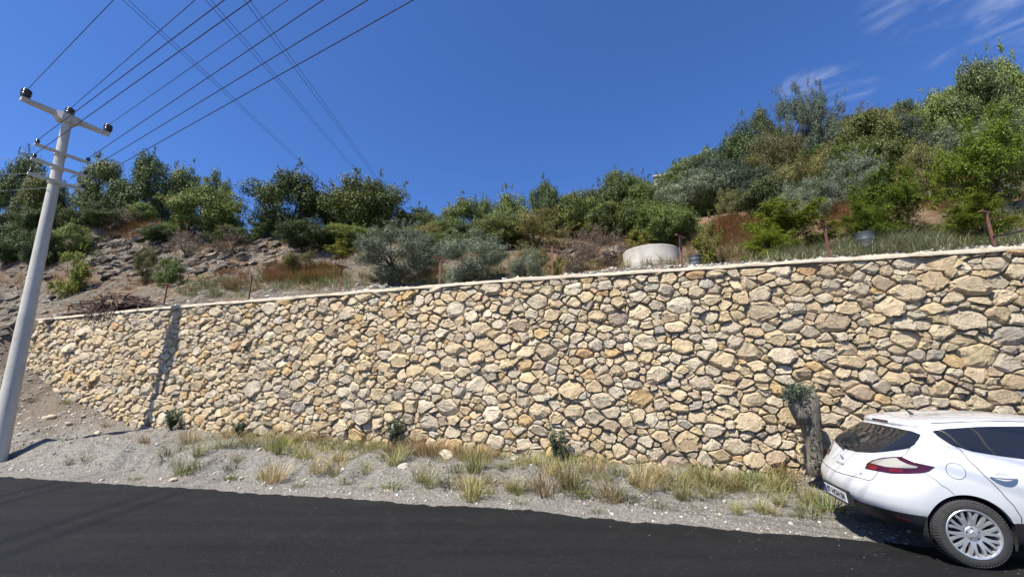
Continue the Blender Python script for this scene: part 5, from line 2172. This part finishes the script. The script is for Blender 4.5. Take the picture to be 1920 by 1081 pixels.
def wheel(ax, sg):
    w_ = link('wheel', None, car, (ax, sg * 0.785, WZ), (0, 0, 0 if sg < 0 else math.pi))
    # outer face towards -y
    tw = 0.102
    prof = [(0.212, -0.090), (0.222, -0.098), (0.245, -0.104), (0.285, -0.103), (0.303, -0.094), (0.315, -0.080), (0.3215, -0.06), (0.3225, 0.0), (0.3215, 0.06), (0.315, 0.08), (0.303, 0.094), (0.26, 0.104), (0.212, 0.09)]
    ty = MB().lathe(prof, 72, axis='y')
    for row, yy in ((0, -0.055), (1, -0.02), (2, 0.02), (3, 0.055)):     # tread blocks
        for k in range(60):
            a = 2 * math.pi * (k + 0.5 * (row % 2)) / 60
            mt = Matrix.Rotation(-a, 3, 'Y')
            ty.box((math.cos(a) * 0.3235, yy, math.sin(a) * 0.3235), (0.007, 0.026, 0.024), mt)
    for k in range(72):                                                  # shoulder blocks
        a = 2 * math.pi * k / 72
        ty.box((math.cos(a) * 0.309, -0.0885, math.sin(a) * 0.309), (0.030, 0.010, 0.014), Matrix.Rotation(-a, 3, 'Y') @ Matrix.Rotation(0.75, 3, 'Z'))
    o_ = ty.build('tyre', M['tyre'], w_)
    smooth_angle(o_, 40)
    rim = MB().lathe([(0.214, -0.092), (0.222, -0.096), (0.217, -0.101), (0.205, -0.098), (0.200, -0.085), (0.192, -0.02), (0.190, 0.07), (0.20, 0.09)], 60, axis='y')
    # hub
    rim.lathe([(0.0, -0.093), (0.026, -0.093), (0.030, -0.088), (0.062, -0.084), (0.072, -0.074), (0.070, -0.03), (0.0, -0.03)], 40, axis='y')
    for k in range(10):                                                  # V-shaped spokes
        a0 = 2 * math.pi * (k + 0.25) / 10
        for dv in (-1, 1):
            a1 = a0 + dv * R(9.5)
            def at_(a, r_, y):
                return Vector((math.cos(a) * r_, y, math.sin(a) * r_))
            pts = [(0.060, a0 + dv * 0.10, -0.080, 0.020), (0.10, a0 + dv * 0.055, -0.086, 0.0145), (0.155, (a0 + a1 * 2) / 3, -0.092, 0.011), (0.206, a1, -0.093, 0.0125)]
            V, F = [], []
            for (r_, a, y, hw) in pts:
                c = at_(a, r_, y)
                tn = Vector((-math.sin(a), 0, math.cos(a)))
                V += [c - tn * hw, c + tn * hw, c + tn * hw * 1.15 + Vector((0, 0.028, 0)), c - tn * hw * 1.15 + Vector((0, 0.028, 0))]
            for i in range(3):
                for q in range(4):
                    q2 = (q + 1) % 4
                    F.append((i * 4 + q, i * 4 + q2, i * 4 + 4 + q2, i * 4 + 4 + q))
            rim.add(V, F)
    o_ = rim.build('rim', M['alloy'], w_, scale=(1.05, 1.04, 1.05))
    bm = bmesh.new()
    bm.from_mesh(o_.data)
    bmesh.ops.recalc_face_normals(bm, faces=bm.faces)
    bm.to_mesh(o_.data)
    bm.free()
    smooth_angle(o_, 35)
    bolt = MB()
    for k in range(5):
        a = 2 * math.pi * (k + 0.3) / 5
        bolt.lathe([(0.0, -0.0895), (0.0105, -0.0895), (0.0105, -0.075)], 10, (math.cos(a) * 0.050, 0, math.sin(a) * 0.050), axis='y')
    bolt.build('wheel_bolt', M['dark'], w_)
    MB().lathe([(0.0, 0.0), (0.15, 0.0), (0.15, -0.02), (0.06, -0.03), (0, -0.03)], 32, axis='y').build('brake_disc', M['trim'], w_)
    return w_


for ax in (AX_R, AX_F):
    for sg in (-1, 1):
        wheel(ax, sg)

BOTH = (1, -1)
# side glass (rear door, quarter light, front door)
qw = [(0.770, 1.292), (0.815, 1.313), (0.90, 1.331), (1.10, 1.352), (1.10, 1.345), (1.30, 1.365), (1.55, 1.375), (2.00, 1.375), (2.35, 1.345), (2.62, 1.27), (2.95, 1.105), (3.00, 1.06), (2.5, 1.045), (1.9, 1.045), (1.45, 1.060), (1.20, 1.085), (0.98, 1.120), (0.86, 1.155), (0.81, 1.195), (0.775, 1.255)]
qw = [p for i, p in enumerate(qw) if i != 4]
patch_mesh('side_window', dens(side_poly(qw), 4), 0.003, M['glass'], car, sides=BOTH)
for (a, b_, w_) in (((0.828, 1.310), (0.935, 1.135), 0.016), ((1.09, 1.345), (1.165, 1.095), 0.022), ((1.72, 1.37), (1.70, 1.05), 0.05), ((2.55, 1.29), (2.52, 1.05), 0.03)):
    strip('window_divider', side_poly([a, ((a[0] + b_[0]) / 2, (a[1] + b_[1]) / 2), b_]), w_, 0.0065, M['trim'] if w_ < 0.04 else M['dark'], car, BOTH)
# rear screen
rw = [pick(v=v, w_=w_, qhi=0.30) for v, w_ in ((0.0, 1.292), (0.30, 1.287), (0.52, 1.272), (0.615, 1.250), (0.655, 1.205), (0.690, 1.150), (0.690, 1.105), (0.62, 1.065), (0.45, 1.012), (0.22, 0.978), (0.0, 0.968))]
rw[0] = (0.0, rw[0][1])
rw[-1] = (0.0, rw[-1][1])
patch_mesh('rear_window', dens(rw, 4), 0.003, M['glass'], car, mirror_half=True)
# windscreen
fw = [pick(v=v, w_=w_, qlo=0.70) for v, w_ in ((0.0, 1.345), (0.45, 1.335), (0.58, 1.29), (0.70, 1.10), (0.72, 0.99), (0.4, 0.975), (0.0, 0.97))]
fw[0] = (1.0, fw[0][1])
fw[-1] = (1.0, fw[-1][1])
patch_mesh('windscreen', dens(fw, 4), 0.003, M['glass'], car, mirror_half=True)
# tail lights
def tl(pts):
    return [pick(u=u, v=v, w_=w_, qhi=0.5) for u, v, w_ in pts]
tl_red = tl([(0.145, 0.445, 0.838), (0.155, 0.445, 0.905), (0.175, 0.50, 0.968), (0.21, 0.58, 1.012), (0.27, 0.68, 1.046), (0.345, 0.755, 1.062), (0.385, 0.79, 1.030), (0.43, 0.825, 1.002), (0.50, 0.86, 0.984), (0.595, 0.885, 0.962),
             (0.53, 0.885, 0.912), (0.47, 0.875, 0.892), (0.36, 0.82, 0.872), (0.25, 0.72, 0.855), (0.18, 0.58, 0.844)])
tl_objs = patch_mesh('tail_light', dens(tl_red, 4), 0.006, M['red_dark'], car, sides=BOTH, step=(0.006, 0.12))
tl_cl = tl([(0.170, 0.485, 0.920), (0.190, 0.53, 0.968), (0.225, 0.61, 1.004), (0.28, 0.69, 1.030), (0.310, 0.725, 1.036), (0.335, 0.75, 1.005), (0.385, 0.795, 0.972), (0.46, 0.85, 0.952), (0.44, 0.84, 0.936), (0.34, 0.775, 0.922), (0.23, 0.66, 0.914)])
tl_rd = tl([(0.152, 0.475, 0.850), (0.158, 0.475, 0.900), (0.19, 0.585, 0.900), (0.185, 0.58, 0.855)])
tl_rd2 = tl([(0.245, 0.70, 0.868), (0.25, 0.70, 0.905), (0.34, 0.79, 0.910), (0.335, 0.79, 0.880)])
for k, o_ in enumerate(tl_objs):
    sg = BOTH[k]
    patch_mesh('clear_lens', dens(tl_cl, 3), 0.0085, M['clear'], o_, sides=(sg,), depth=-0.005, step=(0.006, 0.12))
    patch_mesh('red_lens', dens(tl_rd, 3), 0.0085, M['red'], o_, sides=(sg,), depth=-0.005, step=(0.006, 0.12))
    patch_mesh('red_lens', dens(tl_rd2, 3), 0.0085, M['red'], o_, sides=(sg,), depth=-0.005, step=(0.006, 0.12))
# tailgate gaps, door gaps, fuel flap
gate = tl([(0.60, 0.66, 1.315), (0.50, 0.72, 1.235), (0.40, 0.765, 1.12), (0.345, 0.762, 1.06)])
strip('tailgate_gap', gate, 0.006, 0.002, M['seam'], car, BOTH)
gate2 = tl([(0.185, 0.60, 0.842), (0.165, 0.60, 0.80), (0.150, 0.585, 0.74), (0.13, 0.55, 0.715), (0.10, 0.40, 0.705), (0.07, 0.22, 0.695), (0.05, 0.0, 0.69)])
strip('tailgate_gap', gate2, 0.007, 0.002, M['seam'], car, BOTH)
door = side_poly([(0.862, 1.160), (0.90, 1.08), (0.955, 0.97), (1.03, 0.85), (1.10, 0.74), (1.17, 0.63), (1.215, 0.52), (1.22, 0.40), (1.225, 0.32)])
strip('door_gap', door, 0.006, 0.002, M['seam'], car, BOTH)
strip('door_gap', side_poly([(1.74, 1.045), (1.75, 0.8), (1.74, 0.55), (1.70, 0.32)]), 0.006, 0.002, M['seam'], car, BOTH)
strip('door_gap', side_poly([(2.78, 1.03), (2.84, 0.85), (2.86, 0.6), (2.82, 0.32)]), 0.006, 0.002, M['seam'], car, BOTH)
strip('bumper_gap', side_poly([(0.50, 0.893), (0.58, 0.82), (0.66, 0.745), (0.70, 0.695)]), 0.004, 0.0015, M['seam'], car, BOTH)
fc = [(0.765 + 0.082 * math.cos(a), 0.925 + 0.078 * math.sin(a)) for a in np.linspace(0, 2 * math.pi, 20)[:-1]]
strip('fuel_flap_gap', side_poly(fc), 0.004, 0.0015, M['seam'], car, (1,), True)
# roof ditch moulding
strip('roof_moulding', [(q, 10.35) for q in np.linspace(0.22, 0.80, 14)], 0.012, 0.002, M['trim'], car, BOTH)
# door handles
for u0 in (1.03, 2.02):
    for sd_ in BOTH:
        q_, t_ = pick(u=u0 + 0.11, w_=0.885, qlo=0.14, qhi=0.86)
        c = surf(q_, t_)
        mb = MB()
        pts, rd = [], []
        for k in range(9):
            a = k / 8
            pts.append(Vector((c[0] - 0.11 + 0.22 * a, c[1] - 0.006 - 0.034 * math.sin(math.pi * a) ** 0.7, 0.892 - 0.006 * a)))
            rd.append(0.007 + 0.009 * math.sin(math.pi * a) ** 0.6)
        mb.tube(pts, rd, 10)
        o_ = mb.build('door_handle', M['paint'], car, True)
        cup = smooth_poly([(c[0] - 0.05, 0.885), (c[0], 0.868), (c[0] + 0.05, 0.882), (c[0] + 0.045, 0.912), (c[0], 0.924), (c[0] - 0.045, 0.912)], 2)
        mb2 = MB()
        if sd_ < 0:
            o_.scale = (1, -1, 1)
        strip('handle_cup', side_poly(cup), 0.003, 0.001, M['seam'], car, (sd_,), True)
# number plate in its recess
tilt = Matrix.Rotation(R(8), 3, 'Y')
pl = link('number_plate', None, car, (0.020, 0.0, 0.452), (0, R(-6), 0))
MB().box((0.0, 0, 0), (0.05, 0.60, 0.165)).build('plate_recess', M['trim'], pl)
MB().box((-0.029, 0, 0), (0.006, 0.525, 0.112)).build('plate_face', M['plate'], pl)
MB().box((-0.0335, 0.242, 0), (0.004, 0.036, 0.104)).build('country_strip', M['plate_blue'], pl)


def text_part(body_, size, parent, loc, rot, material, name, extr=0.0012, bold=0.0):
    cu = bpy.data.curves.new(name, 'FONT')
    cu.body = body_
    cu.size = size
    cu.align_x = 'CENTER'
    cu.align_y = 'CENTER'
    cu.extrude = extr
    cu.offset = bold
    tmp = bpy.data.objects.new('tmp_text', cu)
    col.objects.link(tmp)
    dg = bpy.context.evaluated_depsgraph_get()
    me = bpy.data.meshes.new_from_object(tmp.evaluated_get(dg))
    bpy.data.objects.remove(tmp)
    me.materials.clear()
    me.materials.append(material)
    return link(name, me, parent, loc, rot)


o_ = text_part('07 HOH 04', 0.098, pl, (-0.0335, -0.018, 0.0), (R(90), 0, R(-90)), M['plate_ink'], 'plate_lettering', bold=0.0015)
o_.scale = (0.92, 1.0, 1.0)
# diamond badge and model lettering on the tailgate
qb, tb = pick(v=0.0, w_=0.865, qhi=0.05)
c = surf(0.0, tb)
bd = link('badge', None, car, (c[0] - 0.004, 0, c[2]), (0, R(-27), 0))
V, F = [], []
for (h_, w_, x) in ((0.052, 0.036, 0.0), (0.046, 0.031, -0.010), (0.026, 0.0145, -0.010), (0.022, 0.012, 0.0)):
    V += [(x, 0, h_), (x, -w_, 0), (x, 0, -h_), (x, w_, 0)]
for r_ in range(3):
    for k in range(4):
        k2 = (k + 1) % 4
        F.append((r_ * 4 + k, r_ * 4 + k2, r_ * 4 + 4 + k2, r_ * 4 + 4 + k))
link('diamond', mesh_py('diamond', V, F, M['chrome']), bd)
c = surf(0.0, pick(v=0.0, w_=0.800, qhi=0.05)[1])
text_part('MEGANE', 0.044, car, (c[0] - 0.003, 0, c[2]), (R(90 - 30), 0, R(-90)), M['chrome'], 'model_lettering', 0.002)
c = surf(*pick(v=0.44, w_=0.765, qhi=0.3))
text_part('dCi', 0.032, car, (c[0] - 0.004, -0.44, c[2]), (R(90 - 25), 0, R(-72)), M['chrome'], 'engine_lettering', 0.002)
# high brake light, wiper, aerial, reflectors
hb = [pick(v=v, w_=w_, qhi=0.2) for v, w_ in ((0.0, 1.352), (0.16, 1.350), (0.165, 1.325), (0.0, 1.327))]
hb[0] = (0.0, 10.55)
hb[1] = (hb[1][0], 10.55)
hb[2] = (hb[1][0], 9.95)
hb[3] = (0.0, 9.95)
patch_mesh('high_brake_light', dens(hb, 4), 0.004, M['red_dark'], car, mirror_half=True)
sp1 = surf(*pick(v=0.05, w_=0.985, qhi=0.2))
sp2 = surf(*pick(v=0.42, w_=1.10, qhi=0.3))
wp = [Vector((sp1[0] - 0.03, 0.05, 0.985)), Vector((sp1[0] - 0.010, 0.20, 1.03)), Vector((sp2[0] + 0.005, 0.42, 1.075))]
MB().tube(wp, [0.014, 0.009, 0.006], 6).build('rear_wiper', M['trim'], car)
MB().tube([Vector((0.98, 0, 1.425)), Vector((0.94, 0, 1.462)), Vector((0.86, 0, 1.535))], [0.022, 0.010, 0.003], 6).build('aerial', M['trim'], car)
for sd_ in BOTH:
    rf = tl([(0.22, 0.70, 0.345), (0.22, 0.70, 0.385), (0.33, 0.78, 0.385), (0.33, 0.78, 0.345)])
    patch_mesh('reflector', dens(rf, 3), 0.004, M['red_dark'], car, sides=(sd_,))
# front end: lamps, grille, mirrors
hl = [pick(u=u, v=v, w_=w_, qlo=0.6) for u, v, w_ in ((4.12, 0.52, 0.70), (3.95, 0.70, 0.75), (3.70, 0.84, 0.80), (3.62, 0.87, 0.76), (3.85, 0.80, 0.66), (4.10, 0.60, 0.62))]
patch_mesh('headlight', dens(hl, 4), 0.004, M['clear'], car, sides=BOTH)
gr = [pick(u=u, v=v, w_=w_, qlo=0.75) for u, v, w_ in ((4.28, 0.0, 0.56), (4.25, 0.40, 0.55), (4.2, 0.50, 0.42), (4.2, 0.42, 0.36), (4.22, 0.0, 0.36))]
gr[0] = (1.0, gr[0][1])
gr[-1] = (1.0, gr[-1][1])
patch_mesh('grille', dens(gr, 4), 0.004, M['trim'], car, mirror_half=True)
for sd_ in (-1, 1):
    bm = bmesh.new()
    bmesh.ops.create_icosphere(bm, subdivisions=3, radius=0.5)
    for v in bm.verts:
        v.co = Vector((v.co.x * 0.16, v.co.y * 0.24, v.co.z * 0.17))
    me = bpy.data.meshes.new('mirror')
    bm.to_mesh(me)
    bm.free()
    me.materials.append(M['paint'])
    me.polygons.foreach_set('use_smooth', [True] * len(me.polygons))
    link('mirror', me, car, (2.72, sd_ * 0.97, 1.06))
